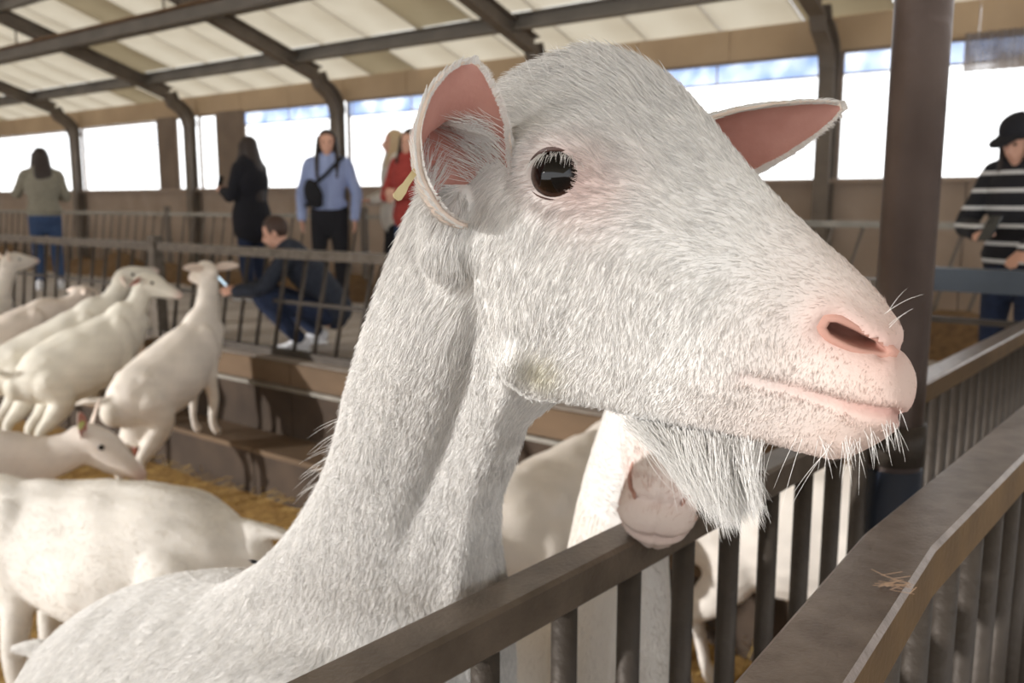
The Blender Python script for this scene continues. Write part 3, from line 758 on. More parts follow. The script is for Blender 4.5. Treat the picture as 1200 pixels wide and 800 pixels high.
# --- eyes, lids
def eye_parts(parent, P, N, r, open_up):
    Z = Vector(N).normalized(); X = Vector(open_up).cross(Z).normalized(); Y = Z.cross(X); M = Matrix((X, Y, Z)).transposed()
    c = Vector(P) - Z * (r * 0.62)
    e = obj('eye', mesh_data('eye', *ellipsoid((0, 0, 0), (r, r, r), None, 32, 22), M_EYE, True), parent); e.matrix_local = Matrix.Translation(c) @ M.to_4x4()
    V, F = [], []; nu, nv = 36, 6
    for i in range(nu):
        a = 2 * math.pi * i / nu; ca, sa = math.cos(a), math.sin(a)
        th0 = math.radians(62 + 10 * ca * ca - (20 if sa > 0 else 4) * abs(sa)); th1 = math.radians(104)
        for j in range(nv):
            th = th0 + (th1 - th0) * j / (nv - 1); rr = r * (1.06 + 0.17 * math.sin(j / (nv - 1) * math.pi * .8))
            V.append(c + M @ Vector((rr * math.sin(th) * ca * 1.06, rr * math.sin(th) * sa, rr * math.cos(th))))
    for i in range(nu):
        for j in range(nv - 1):
            k = (i + 1) % nu; F.append((i * nv + j, i * nv + j + 1, k * nv + j + 1, k * nv + j))
    l = obj('eyelid', mesh_data('eyelid', V, F, M_LID, True), parent); s = l.modifiers.new('s', 'SOLIDIFY'); s.thickness = 0.0018; s.offset = 0
    return c, M
EP = Vector(FR1.out([[F_EYE[0], F_EYE[1], FR1.inn([E_P])[0][2]]])[0])
EYE_C, EYE_M = eye_parts(goat, EP + Vector(E_N) * 0.0, Vector(E_N) + Vector((0.12, -0.1, 0.05)), 0.0165, (0, 0, 1))
eL = FR1.inn([E_P])[0]; eNl = np.array(E_N) @ FR1.M
eye_parts(goat, FR1.out([[eL[0], eL[1], -eL[2]]])[0], FR1.vec([eNl[0], eNl[1], -eNl[2]]), 0.0165, (0, 0, 1))

# --- nostrils: the skin is opened along a slit and a hollow, blind pocket of mucous skin runs inwards from it
M_NOSTRIL = mat('nostril_lining', srgb(196, 152, 138), srgb(180, 136, 122), 60, 0.7, spec=0.2)
import bmesh
def nostril_h(t): return 0.0008 + 0.0030 * math.sin(math.pi * (.30 + .66 * t)) ** 1.4
def nostrils(parent, me, fr):
    L_ = fr.inn(get_co(me)); n_ = 18; path = smooth_path(F_NOSTRIL, n_); d, t = poly_d(L_[:, :2], path); hv = np.array([nostril_h(x) for x in t])
    front = (np.abs(L_[:, 2]) > .008) & (np.abs(L_[:, 2]) < .06)
    for sg in (-1, 1):
        mine = np.where((d < .02) & front & (np.sign(L_[:, 2]) == sg))[0]; A = np.stack([np.ones(len(mine)), *L_[mine, :2].T, L_[mine, 0] ** 2, L_[mine, 0] * L_[mine, 1], L_[mine, 1] ** 2], 1); cf, *_ = np.linalg.lstsq(A, np.abs(L_[mine, 2]), rcond=None)
        wsurf = lambda q: float(np.dot(cf, [1, q[0], q[1], q[0] ** 2, q[0] * q[1], q[1] ** 2]))
        def outline(grow, mult=1.0, shift=0.0):
            up_, lo_ = [], []
            for i in range(n_):
                tg = path[min(i + 1, n_ - 1)] - path[max(i - 1, 0)]; tg = tg / np.linalg.norm(tg); nn = np.array([-tg[1], tg[0]]); h_ = max(nostril_h(i / (n_ - 1)) * mult + grow, .0004)
                ext = tg * (grow if 0 < i < n_ - 1 else (grow + h_ * .45) * (1 if i else -1)) * (1 if i in (0, n_ - 1) else 0); e_ = .55 if i in (0, n_ - 1) else 1
                c_ = path[i] + ext - F_AX * shift; up_.append(c_ + nn * h_ * e_); lo_.append(c_ - nn * h_ * e_)
            return up_ + lo_[::-1]
        rings = []
        for grow, mult, shift, dw in ((.0048, 1, 0, -.0016), (.0034, 1, 0, .0002), (.0012, 1, 0, .0006), (.0002, 1, 0, -.0006), (0, 1, 0, -.0030), (0, 1, .003, -.011), (0, .9, .007, -.019), (0, .5, .010, -.026)):
            base = outline(0.0); rings.append([Vector(fr.out([[q[0], q[1], sg * (wsurf(b_) + dw)]])[0]) for q, b_ in zip(outline(grow, mult, shift), base)])
        V, F = loft(rings, cap=False); m_ = len(rings[0]); F.append(tuple((len(rings) - 1) * m_ + j for j in range(m_)))
        obj('nostril', mesh_data('nostril', V, F, M_NOSTRIL, True), parent)
    gone = set(np.where((d < hv) & front)[0].tolist())
    bm = bmesh.new(); bm.from_mesh(me); bm.verts.ensure_lookup_table(); bmesh.ops.delete(bm, geom=[bm.verts[i] for i in gone], context='VERTS'); bm.to_mesh(me); bm.free(); me.update()
# --- ears
def ear(parent, base, mid, tip, open_n, wmax, canal=0.0, a_base=150, name='ear', flat=1.0):
    base, mid, tip = Vector(base), Vector(mid), Vector(tip); nv, nu = 22, 19; V, F = [], []; on = Vector(open_n).normalized()
    W_ = ((0, .50), (.08, .72), (.2, .92), (.36, 1.0), (.55, .95), (.72, .76), (.86, .50), (.95, .27), (1, .05))
    A_ = ((0, a_base), (.15, a_base * .80), (.3, 98), (.5, 70), (.75, 50), (1, 35))
    for i in range(nv):
        v = i / (nv - 1); C = base * (1 - v) ** 2 + mid * 2 * v * (1 - v) + tip * v * v; T = ((mid - base) * (1 - v) + (tip - mid) * v).normalized()
        n = (on - T * on.dot(T)).normalized(); s = T.cross(n)
        w = wmax * np.interp(v, *zip(*W_)); al = flat * math.radians(np.interp(v, *zip(*A_))); rho = w / math.sin(min(al, math.pi / 2))
        for j in range(nu):
            u = -1 + 2 * j / (nu - 1); dent = canal * max(0, 1 - ((u - .05) / .55) ** 2 - ((v - .30) / .20) ** 2); V.append(C + s * (rho * math.sin(u * al)) + n * (rho * (1 - math.cos(u * al)) - rho * 0.6 * (1 - math.cos(min(al, 1.6))) - dent))
    for i in range(nv - 1):
        for j in range(nu - 1): F.append((i * nu + j, i * nu + j + 1, (i + 1) * nu + j + 1, (i + 1) * nu + j))
    me = mesh_data(name, V, F, M_EARIN, True); me.materials.append(M_EAROUT); me.materials.append(M_CANAL)
    if canal:
        for pl in me.polygons:
            i, j = divmod(pl.index, nu - 1); v = (i + .5) / (nv - 1); u = -1 + 2 * (j + .5) / (nu - 1)
            if ((u - .05) / .40) ** 2 + ((v - .30) / .14) ** 2 < 1: pl.material_index = 2
    o = obj(name, me, parent); s = o.modifiers.new('thick', 'SOLIDIFY'); s.thickness = 0.0032; s.offset = -1; s.material_offset = 1; s.material_offset_rim = 1; s.use_rim = True
    return o, np.array(V).reshape(nv, nu, 3)
ear1, E1 = ear(goat, at_Y(538, 236, 0.546), at_Y(530, 146, 0.500), at_Y(556, 76, 0.505), (0.42, -0.88, 0.12), 0.0272, canal=0.022)
ear2, E2 = ear(goat, at_Y(770, 190, 0.640), at_Y(860, 172, 0.640), at_Y(984, 126, 0.600), (-0.10, -0.95, -0.30), 0.0225)
# yellow strip tag through the ear's edge
M_TAG = mat('yellow_tag', srgb(206, 192, 150), srgb(188, 172, 128), 30, 0.45, 0, 0.05)
M_PRINT = mat('tag_print', srgb(120, 104, 66), srgb(100, 86, 54), 30, 0.6)
a_, b_ = at_Y(489, 197, 0.505), at_Y(464, 233, 0.492)
ax = (b_ - a_); L_ = ax.length; ax.normalize(); wd_ = ax.cross(Vector((0.35, -0.9, 0.2))).normalized(); th_ = ax.cross(wd_)
pr = [(0, .0016), (.55, .0018), (.72, .0026), (.93, .0027), (1, .0016)]
V = [a_ + ax * (L_ * u) + wd_ * (sg * w) + th_ * tz for tz in (-.0006, .0006) for sg in (-1, 1) for u, w in pr]
n5 = len(pr); F = []
for i in range(n5 - 1):
    F += [(i, i + 1, n5 + i + 1, n5 + i), (2 * n5 + i, 3 * n5 + i, 3 * n5 + i + 1, 2 * n5 + i + 1), (i, 2 * n5 + i, 2 * n5 + i + 1, i + 1), (n5 + i, n5 + i + 1, 3 * n5 + i + 1, 3 * n5 + i)]
F += [(0, n5, 3 * n5, 2 * n5), (n5 - 1, 3 * n5 - 1, 4 * n5 - 1, 2 * n5 - 1)]
tg = obj('ear_tag', mesh_data('ear_tag', V, F, M_TAG), goat); tg['label'] = 'pale yellow plastic strip tag'

# --- fur: short strands rooted on the skin
def tri_sample(me, dens, seed):
    rng = np.random.default_rng(seed); me.calc_loop_triangles(); n = len(me.loop_triangles); a = np.empty(n * 3, np.int32); me.loop_triangles.foreach_get('vertices', a); tri = a.reshape(-1, 3)
    co = get_co(me); no = get_no(me); A = co[tri[:, 0]]; B = co[tri[:, 1]]; C = co[tri[:, 2]]; area = np.linalg.norm(np.cross(B - A, C - A), axis=1) / 2
    w = area * dens[tri].mean(1); N = int(w.sum()); idx = rng.choice(n, N, p=w / w.sum()); r1 = np.sqrt(rng.random(N)); r2 = rng.random(N)
    bc = np.stack([1 - r1, r1 * (1 - r2), r1 * r2], 1); T = tri[idx]
    f = lambda X: (X[T] * bc[:, :, None]).sum(1)
    return f(co), f(no), f
def vnoise(P, freq, seed):
    r = np.random.default_rng(seed); out = np.zeros((len(P), 3))
    for k in range(5):
        w = r.normal(size=(3, 3)) * freq * (1 + .5 * k); ph = r.uniform(0, 6.28, 3); out += np.sin(P @ w + ph) / (1 + .4 * k)
    return out / 2
def hair_object(name, curves, radius, colors, parent, m):
    """curves: (n, k, 3) points"""
    n, k, _ = curves.shape; hc = bpy.data.hair_curves.new(name); hc.add_curves([k] * n)
    hc.attributes['position'].data.foreach_set('vector', curves.astype(np.float32).ravel())
    ra = hc.attributes.get('radius') or hc.attributes.new('radius', 'FLOAT', 'POINT')
    ra.data.foreach_set('value', np.broadcast_to(radius, (n, k)).astype(np.float32).ravel())
    ca = hc.attributes.new('Col', 'FLOAT_COLOR', 'CURVE'); c4 = np.ones((n, 4), np.float32); c4[:, :3] = colors; ca.data.foreach_set('color', c4.ravel())
    hc.materials.append(m); o = bpy.data.objects.new(name, hc); COL.objects.link(o); o.parent = parent; o['kind'] = 'stuff'
    return o
def strands(P, N, G, L, lift, seed, k=4, frizz=0.09, fine=0.14):
    rng = np.random.default_rng(seed); G = G + vnoise(P, 70, seed) * 0.22 + vnoise(P, 300, seed + 1) * fine + rng.normal(0, frizz, P.shape)
    T = G - N * (G * N).sum(1)[:, None]; T /= np.linalg.norm(T, axis=1)[:, None] + 1e-9
    C = np.zeros((len(P), k, 3)); C[:, 0] = P - N * 0.0006; step = (L / (k - 1))[:, None]
    for i in range(1, k):
        u = (i - 1) / max(k - 2, 1); lf = (lift * (1 - 0.55 * u))[:, None]; d = T * np.cos(lf) + N * np.sin(lf); C[:, i] = C[:, i - 1] + d * step
    return C
co = get_co(g_me); no = get_no(g_me); q, dep = proj(co); L3 = FR1.inn(co)
cam_f = -(no * (co - np.array([0, 0, CAMZ]))).sum(1) / np.linalg.norm(co - np.array([0, 0, CAMZ]), axis=1)
inframe = (q[:, 0] > -120) & (q[:, 0] < 1250) & (q[:, 1] > -60) & (q[:, 1] < 880)
dens = np.where(cam_f > -0.3, 1.0, 0.3) * np.where(inframe, 1.0, 0.06)
dens *= np.clip(1.0 - (dep - 0.95) / 1.2, 0.7, 1.0)
nd = (NOSE_L @ F_AX) - L3[:, :2] @ F_AX
dN, _ = poly_d(L3[:, :2], F_NOSTRIL); dE = np.linalg.norm(L3[:, :2] - F_EYE, axis=1); inh = L3[:, 0] > HEAD_S0; dM, tM = poly_d(L3[:, :2], F_MOUTH)
bare = np.where(inh, np.clip(dN / 0.016 - .35, 0, 1) * np.clip(nd / 0.03 + .1, 0, 1) * np.clip(dE / 0.006 - 2.2, 0, 1), 1.0)
bare *= np.where(inh & (tM > .45), np.clip(dM / 0.008 - .2, 0, 1), 1)
FUR_DENS = 9.0e5
P, N, f = tri_sample(g_me, dens * bare * FUR_DENS, 11)
L3 = FR1.inn(P); qs, dp = proj(P)
# lie of the coat
back = np.array(FR1.vec([-F_AX[0], -F_AX[1], 0])); down = np.array([0, 0, -1.0]); npath = np.array([list(at_Y((l[0] + r[0]) / 2, (l[1] + r[1]) / 2, Y)) for l, r, Y, _ in NECK])
ndir = np.gradient(npath, axis=0); ndir /= np.linalg.norm(ndir, axis=1)[:, None]
i_n = np.argmin(np.linalg.norm(P[:, None, :] - npath[None], axis=2), axis=1); G = ndir[i_n].copy()
perp = (L3[:, :2] - F_EYE) @ np.array([-F_AX[1], F_AX[0]]); cheek = np.clip((-perp + 0.005) / 0.04, 0, 1)[:, None]
Gh = back * (1 - 0.55 * cheek) + down * (0.15 + 0.95 * cheek); hw = np.clip((L3[:, 0] - HEAD_S0 + 0.02) / 0.06, 0, 1)[:, None]
# whorl on the forehead: hair stands up and outward
G = G * (1 - hw) + Gh * hw
bd = np.clip((dp - 0.78) / 0.40, 0, 1)[:, None]; Gb = np.array(list(BX)) * 0.35 + down * 1.0; G = G * (1 - bd) + Gb * bd
nd = (NOSE_L @ F_AX) - L3[:, :2] @ F_AX
rng = np.random.default_rng(5)
Ln = np.where(hw[:, 0] > .5, np.clip(0.0028 + 0.028 * np.clip(nd, 0, .4), 0.0025, 0.0090), 0.0135) * rng.uniform(0.65, 1.25, len(P))
crown = gauss(np.hypot(qs[:, 0] - 720, qs[:, 1] - 65), 110); Ln = Ln * (1 + 0.5 * crown)
lift = np.radians(np.clip(rng.normal(13, 6, len(P)), 4, 45)) * (1 + 0.6 * crown)
C1 = strands(P, N, G, Ln, lift, 21)
stn = gauss(np.linalg.norm(L3[:, :2] - F_STAIN, axis=1), 0.012)[:, None] * 0.45
hcol = paint_head(L3) * (1 - stn) + np.array([0.62, 0.56, 0.32]) * stn
hcol *= (rng.uniform(0.72, 1.14, (len(P), 1))) * (1 + 0.05 * vnoise(P, 330, 9)[:, :1])
rad = np.array([0.00018, 0.00017, 0.00013, 0.00004])[None]
curves = [C1]; cols = [hcol]; rads = [np.broadcast_to(rad, C1.shape[:2])]
# ears: short fur on the outside and long pale tufts inside
def ear_fur(E, n, inside, seed, ucen, vcen, us, vs, L, flowv):
    rng = np.random.default_rng(seed); nv, nu, _ = E.shape; v = np.clip(rng.normal(vcen, vs, n), 0.02, .985) * (nv - 1); u = np.clip(rng.normal(ucen, us, n), 0.0, .999) * (nu - 1)
    i = np.minimum(v.astype(int), nv - 2); j = np.minimum(u.astype(int), nu - 2); a = (v - i)[:, None]; b = (u - j)[:, None]
    X = E[i, j] * (1 - a) * (1 - b) + E[i + 1, j] * a * (1 - b) + E[i, j + 1] * (1 - a) * b + E[i + 1, j + 1] * a * b
    dv = E[i + 1, j] - E[i, j]; du = E[i, j + 1] - E[i, j]; Nn = np.cross(dv, du); Nn /= np.linalg.norm(Nn, axis=1)[:, None] + 1e-9
    return X, Nn, dv / (np.linalg.norm(dv, axis=1)[:, None] + 1e-9), du / (np.linalg.norm(du, axis=1)[:, None] + 1e-9)
for E, seed in ((E1, 31), (E2, 41)):
    X, Nn, dv, du = ear_fur(E, 6000, False, seed, .5, .5, .4, .35, .006, None)
    cen = E.mean(axis=(0, 1)); mid = E[:, E.shape[1] // 2].mean(0); edge = (E[:, 0].mean(0) + E[:, -1].mean(0)) / 2; opn = edge - mid; opn /= np.linalg.norm(opn)
    s = np.sign((Nn @ opn).mean()); No = -Nn * s
    Xo = X + No * 0.0030
    curves.append(strands(Xo, No, dv, np.full(len(X), 0.006), np.full(len(X), .35), seed)); cols.append(np.tile(WHITE * .97, (len(X), 1))); rads.append(np.broadcast_to(rad, (len(X), 4)))
    for side in (0.02, 0.98):     # pale fringe along both rims
        X, Nn, dv, du = ear_fur(E, 1100, True, seed + 3 + int(side * 2), side, .5, .012, .3, .006, None); s = np.sign((Nn @ opn).mean())
        out = du * (-1 if side < .5 else 1)
        curves.append(strands(X + Nn * s * .0006, Nn * s, dv * .6 + out * .8, rng.uniform(.003, .0065, len(X)), np.full(len(X), .1), seed + 5)); cols.append(np.tile(WHITE, (len(X), 1))); rads.append(np.broadcast_to(rad, (len(X), 4)))
X, Nn, dv, du = ear_fur(E1, 520, True, 55, .80, .28, .09, .12, .02, None); opn = np.array([.42, -.88, .12]); s = np.sign((Nn @ opn).mean())
curves.append(strands(X, Nn * s, -du * .9 + dv * .5, rng.uniform(.012, .024, len(X)), np.full(len(X), .55), 56)); cols.append(np.tile(WHITE * .95, (len(X), 1))); rads.append(np.broadcast_to(rad * .8, (len(X), 4)))
X, Nn, dv, du = ear_fur(E1, 260, True, 57, .25, .14, .14, .05, .02, None); s = np.sign((Nn @ opn).mean())
curves.append(strands(X, Nn * s, du * .9 + dv * .2, rng.uniform(.010, .020, len(X)), np.full(len(X), .4), 58)); cols.append(np.tile(WHITE * .95, (len(X), 1))); rads.append(np.broadcast_to(rad * .8, (len(X), 4)))
# brow lashes
la = np.linspace(-1, 1, 90); lash = []
for a in la:
    p = np.array(EYE_C + EYE_M @ Vector((0.0155 * math.sin(a * 1.0), 0.0125 * math.cos(a * 1.0), 0.0085))); d = np.array(EYE_M @ Vector((0.5 * math.sin(a) + RNG.normal(0, .15), -0.25 + RNG.normal(0, .15), 0.9))); d /= np.linalg.norm(d); L = RNG.uniform(.006, .012)
    dn = np.array(EYE_M @ Vector((0, -1, 0))); lash.append([p + d * L * t + dn * L * .5 * t * t for t in (0, .33, .66, 1)])
curves.append(np.array(lash)); cols.append(np.tile(WHITE, (90, 1))); rads.append(np.broadcast_to(rad, (90, 4)))
# wisps at the nape, whiskers on chin and nose
wis = []
def wisp(px, py, ang, L, n, sp, Y=None):
    for _ in range(n):
        x, y = px + RNG.normal(0, sp), py + RNG.normal(0, sp); p, nn = surf_pick(co, no, x, y)
        a = math.radians(ang + RNG.normal(0, 13)); l = L * RNG.uniform(.5, 1.2); d = np.array([math.cos(a), RNG.normal(0, .25), math.sin(a)]); wis.append([p + d * l * t + np.array([0, 0, -.25 * l * t * t]) for t in (0, .33, .66, 1)])
for x, y in ((402, 492), (396, 508), (390, 522), (384, 534), (376, 546), (366, 560)): wisp(x, y, 205, 0.030, 5, 2)
for x, y in ((620, 96), (650, 78), (690, 70), (720, 70), (750, 86), (780, 104)): wisp(x, y, 110, 0.014, 14, 8)
for x, y in ((1042, 366), (1046, 376)): wisp(x, y, 50, 0.022, 2, 2)
for x, y in ((990, 522), (1000, 524), (960, 522), (1020, 514), (1040, 500), (1052, 492)): wisp(x, y, -75, 0.016, 9, 4)
for x, y in ((935, 518), (975, 526), (1005, 522)): wisp(x, y, 250, 0.035, 2, 3)
wis = np.array(wis); curves.append(wis); cols.append(np.tile(WHITE * 1.02, (len(wis), 1))); rads.append(np.broadcast_to(rad * .75, (len(wis), 4)))
fur = hair_object('fur', np.concatenate(curves), np.concatenate(rads), np.clip(np.concatenate(cols), 0, 1), goat, M_FUR)
# beard: long strands in locks under the jaw
bc_ = []; bcol = []
for k in range(70):
    u = RNG.uniform(0, 1); px = 742 + 140 * u; p0 = np.array(at_Y(px, 492 + 16 * u, 0.556 - .016 * u)) + np.array([0, RNG.normal(0, .011), 0])
    L = (0.030 + 0.030 * math.sin(min(.15 + u * .95, 1) * math.pi * .62)) * RNG.uniform(.7, 1.15); lean = 0.004 + .030 * (1 - u) ** 1.2 + RNG.normal(0, .004)
    for _ in range(80):
        r = p0 + RNG.normal(0, .0050, 3) * np.array([1, 1, .4]); tip = p0 + np.array([lean, -.003, -L]) + RNG.normal(0, .0036, 3) + np.array([0, 0, abs(RNG.normal(0, .010))])
        m = (r + tip) / 2 + np.array([-.004 + RNG.normal(0, .0025), RNG.normal(0, .002), -.003]); bc_.append([(1 - t) ** 2 * r + 2 * t * (1 - t) * m + t * t * tip for t in np.linspace(0, 1, 6)]); bcol.append(WHITE * RNG.uniform(.86, 1.1))
beard = hair_object('beard', np.array(bc_), np.array([.00017, .00017, .00016, .00013, .0001, .00003])[None], np.clip(np.array(bcol), 0, 1), goat, M_FUR)

# a fly on its withers
fp, fn = surf_pick(get_co(g_me), get_no(g_me), 292, 652)
fly = obj('fly', mesh_data('fly', *join([ellipsoid((0, 0, 0.002), (.0045, .0022, .002)), ellipsoid((.0055, 0, .002), (.0017, .0018, .0016), None, 10, 6), ellipsoid((-.003, .002, .0035), (.004, .0014, .0003), None, 8, 4), ellipsoid((-.003, -.002, .0035), (.004, .0014, .0003), None, 8, 4)]), mat('fly_black', srgb(18, 16, 18), srgb(28, 26, 28), 10, .35), True), None, Vector(fp) + Vector(fn) * .003, (0, 0.2, .5)); tag(fly, 'small black fly sitting on the back of the big goat', 'fly')
nostrils(goat, g_me, FR1)
# ================================================================== the goat resting its muzzle on the rail
def unit(v): v = np.array(v, float); return v / np.linalg.norm(v)
# local axes of a head: face axis (poll to nose) and the normal of the forehead, both in its (s, t) plane
def frame_from(nose, e1, up_hint, k):
    e1 = unit(e1); e2 = unit(np.array(up_hint) - e1 * np.dot(up_hint, e1)); e3 = np.cross(e1, e2)
    f = np.array([F_AX[0], F_AX[1]]); g = np.array([-F_AX[1], F_AX[0]])
    s_ = e1 * f[0] + e2 * g[0]; t_ = e1 * f[1] + e2 * g[1]
    M = np.stack([s_, t_, -e3], 1)
    O = np.array(nose) - (M @ np.array([NOSE_L[0], NOSE_L[1], 0])) * k
    return Frame(O, M, k)
FR2 = frame_from(at_Y(768, 618, 0.893), (-0.20, -0.82, -0.54), (0.0, -0.4, 0.9), 1.06)
def L2(s, t, w=0): return Vector(FR2.out([[s, t, w]])[0])
poll2 = L2(*plane_st(610, 170)); thr2 = L2(*plane_st(620, 330))
p2 = [head_part(FR2)]
nb2 = (poll2 + thr2) / 2
chest = at_Y(722, 800, 1.20)
p2.append(stube([L2(*plane_st(680, 270)), nb2, nb2 * .5 + chest * .5 + Vector((-.02, .04, .03)), chest + Vector((-.01, .02, 0)), chest + Vector((-.04, .08, -.2))], [(.045, .06), (.055, .07), (.062, .085), (.095, .11), (.12, .13)], 20, 18, up=(0, -1, 0)))
ca_, cb_, cz_ = ab(chest)
G2 = [(cb_ + .06, cz_ - .12, (.09, .14)), (cb_ + .17, cz_ - .10, (.135, .18)), (cb_ + .36, cz_ - .14, (.165, .20)), (cb_ + .55, cz_ - .20, (.18, .21)), (cb_ + .72, cz_ - .26, (.155, .18)), (cb_ + .84, cz_ - .29, (.10, .13))]
p2.append(stube([W(ca_, b, z) for b, z, r in G2], [r for b, z, r in G2], 16, 18))
for sd in (-1, 1):
    p2.append(stube([W(ca_ + sd * .075, cb_ + .12, cz_ - .15), W(ca_ + sd * .08, cb_ + .08, .62), W(ca_ + sd * .08, cb_ + .07, .47), W(ca_ + sd * .08, cb_ + .05, .40)], [.07, .032, .022, .028], 12, 12, up=(1, 0, 0)))
    p2.append(stube([W(ca_ + sd * .09, cb_ + .74, cz_ - .3), W(ca_ + sd * .10, cb_ + .68, .48), W(ca_ + sd * .09, cb_ + .84, .28), W(ca_ + sd * .09, cb_ + .80, .04), W(ca_ + sd * .09, cb_ + .78, -.06)], [.11, .07, .028, .022, .03], 14, 12, up=(1, 0, 0)))
p2.append(stube([W(ca_, cb_ + .88, cz_ - .22), W(ca_, cb_ + .97, cz_ - .20), W(ca_ + .01, cb_ + 1.03, cz_ - .26)], [.03, .025, .012], 8, 10, up=(1, 0, 0)))
g2_me = fuse('goat', p2, 0.0035, M_COAT, 7)
sculpt_head(g2_me, FR2)
co2 = get_co(g2_me); L32 = FR2.inn(co2)
c2 = paint_head(L32) * .45 + np.array([[.86, .78, .73]]) * .55; hd = (L32[:, 0] > HEAD_S0) & (np.abs(L32[:, 2]) < .09) & (np.abs(L32[:, 1]) < .22) & (L32[:, 0] < .3)
c2 = np.where(hd[:, None], c2, np.array([[.84, .79, .73]])); set_col(g2_me, c2)
goat2 = obj('goat', g2_me); tag(goat2, 'white goat resting its pink muzzle on the rail under the beard of the big goat', 'goat')
for sg in (-1, 1):
    lw = FR2.inn(co2); cand = np.where((np.linalg.norm(lw[:, :2] - F_EYE, axis=1) < .006) & (np.sign(lw[:, 2]) == sg))[0]
    if len(cand):
        i = cand[np.argmax(np.abs(lw[cand, 2]))]; eye_parts(goat2, co2[i], get_no(g2_me)[i], 0.0145, (0, 0, 1))
    b_ = L2(*plane_st(600, 190), sg * .045); t_ = L2(*plane_st(560, 170), sg * .155); m_ = (b_ + t_) / 2 + Vector((0, 0, .02))
    ear(goat2, b_, m_, t_, (0, -0.8, -0.2), 0.022)
lw = FR2.inn(co2); no2 = get_no(g2_me); q2, dep2 = proj(co2)
dn2, _ = poly_d(lw[:, :2], F_NOSTRIL); nd2 = (NOSE_L @ F_AX) - lw[:, :2] @ F_AX; dm2, _ = poly_d(lw[:, :2], F_MOUTH)
ih = (lw[:, 0] > HEAD_S0) & hd
de2 = np.where(ih, np.clip(dn2 / .014 - .3, 0, 1) * np.clip(nd2 / .03 - .1, 0, 1), 1.0) * np.where((q2[:, 1] < 860) & (dep2 < 1.8), 1, .05) * 1.0e5
P, N, f = tri_sample(g2_me, de2, 61); cH = FR2.inn(P); isH = ((cH[:, 0] > HEAD_S0) & (np.abs(cH[:, 1]) < .2))[:, None]
bk = FR2.vec([-F_AX[0], -F_AX[1], 0])
G = np.where(isH, bk[None] + np.array([[0, 0, -.3]]), np.array([[0.0, .1, -1.0]]))
C2 = strands(P, N, G, RNG.uniform(.006, .012, len(P)), np.full(len(P), .3), 62)
hair_object('fur', C2, np.array([0.0003, 0.0003, 0.0002, 0.00006])[None], np.clip(np.where(isH, paint_head(cH), np.array([[.84, .79, .73]])) * RNG.uniform(.92, 1.08, (len(P), 1)), 0, 1), goat2, M_FUR)
nostrils(goat2, g2_me, FR2)
# ledge the goats' forefeet stand on, under the near fence
o_ = P0 + Vector((0, 0, 0)); angA = math.atan2(dA.y, dA.x); LA = (PEND - P0).length
wn = tag(empty('wall_near', (P0.x, P0.y, ZP), angA), kind='structure')
obj('concrete_panel', mesh_data('concrete_panel', *box_vf((LA / 2, 0.0, 0.39), (LA + .6, 0.06, 0.78)), M_PLANK2), wn)
obj('ledge_board', mesh_data('ledge_board', *box_vf((LA / 2, 0.24, 0.23), (LA + .6, 0.42, 0.46)), M_PLANK2), wn)

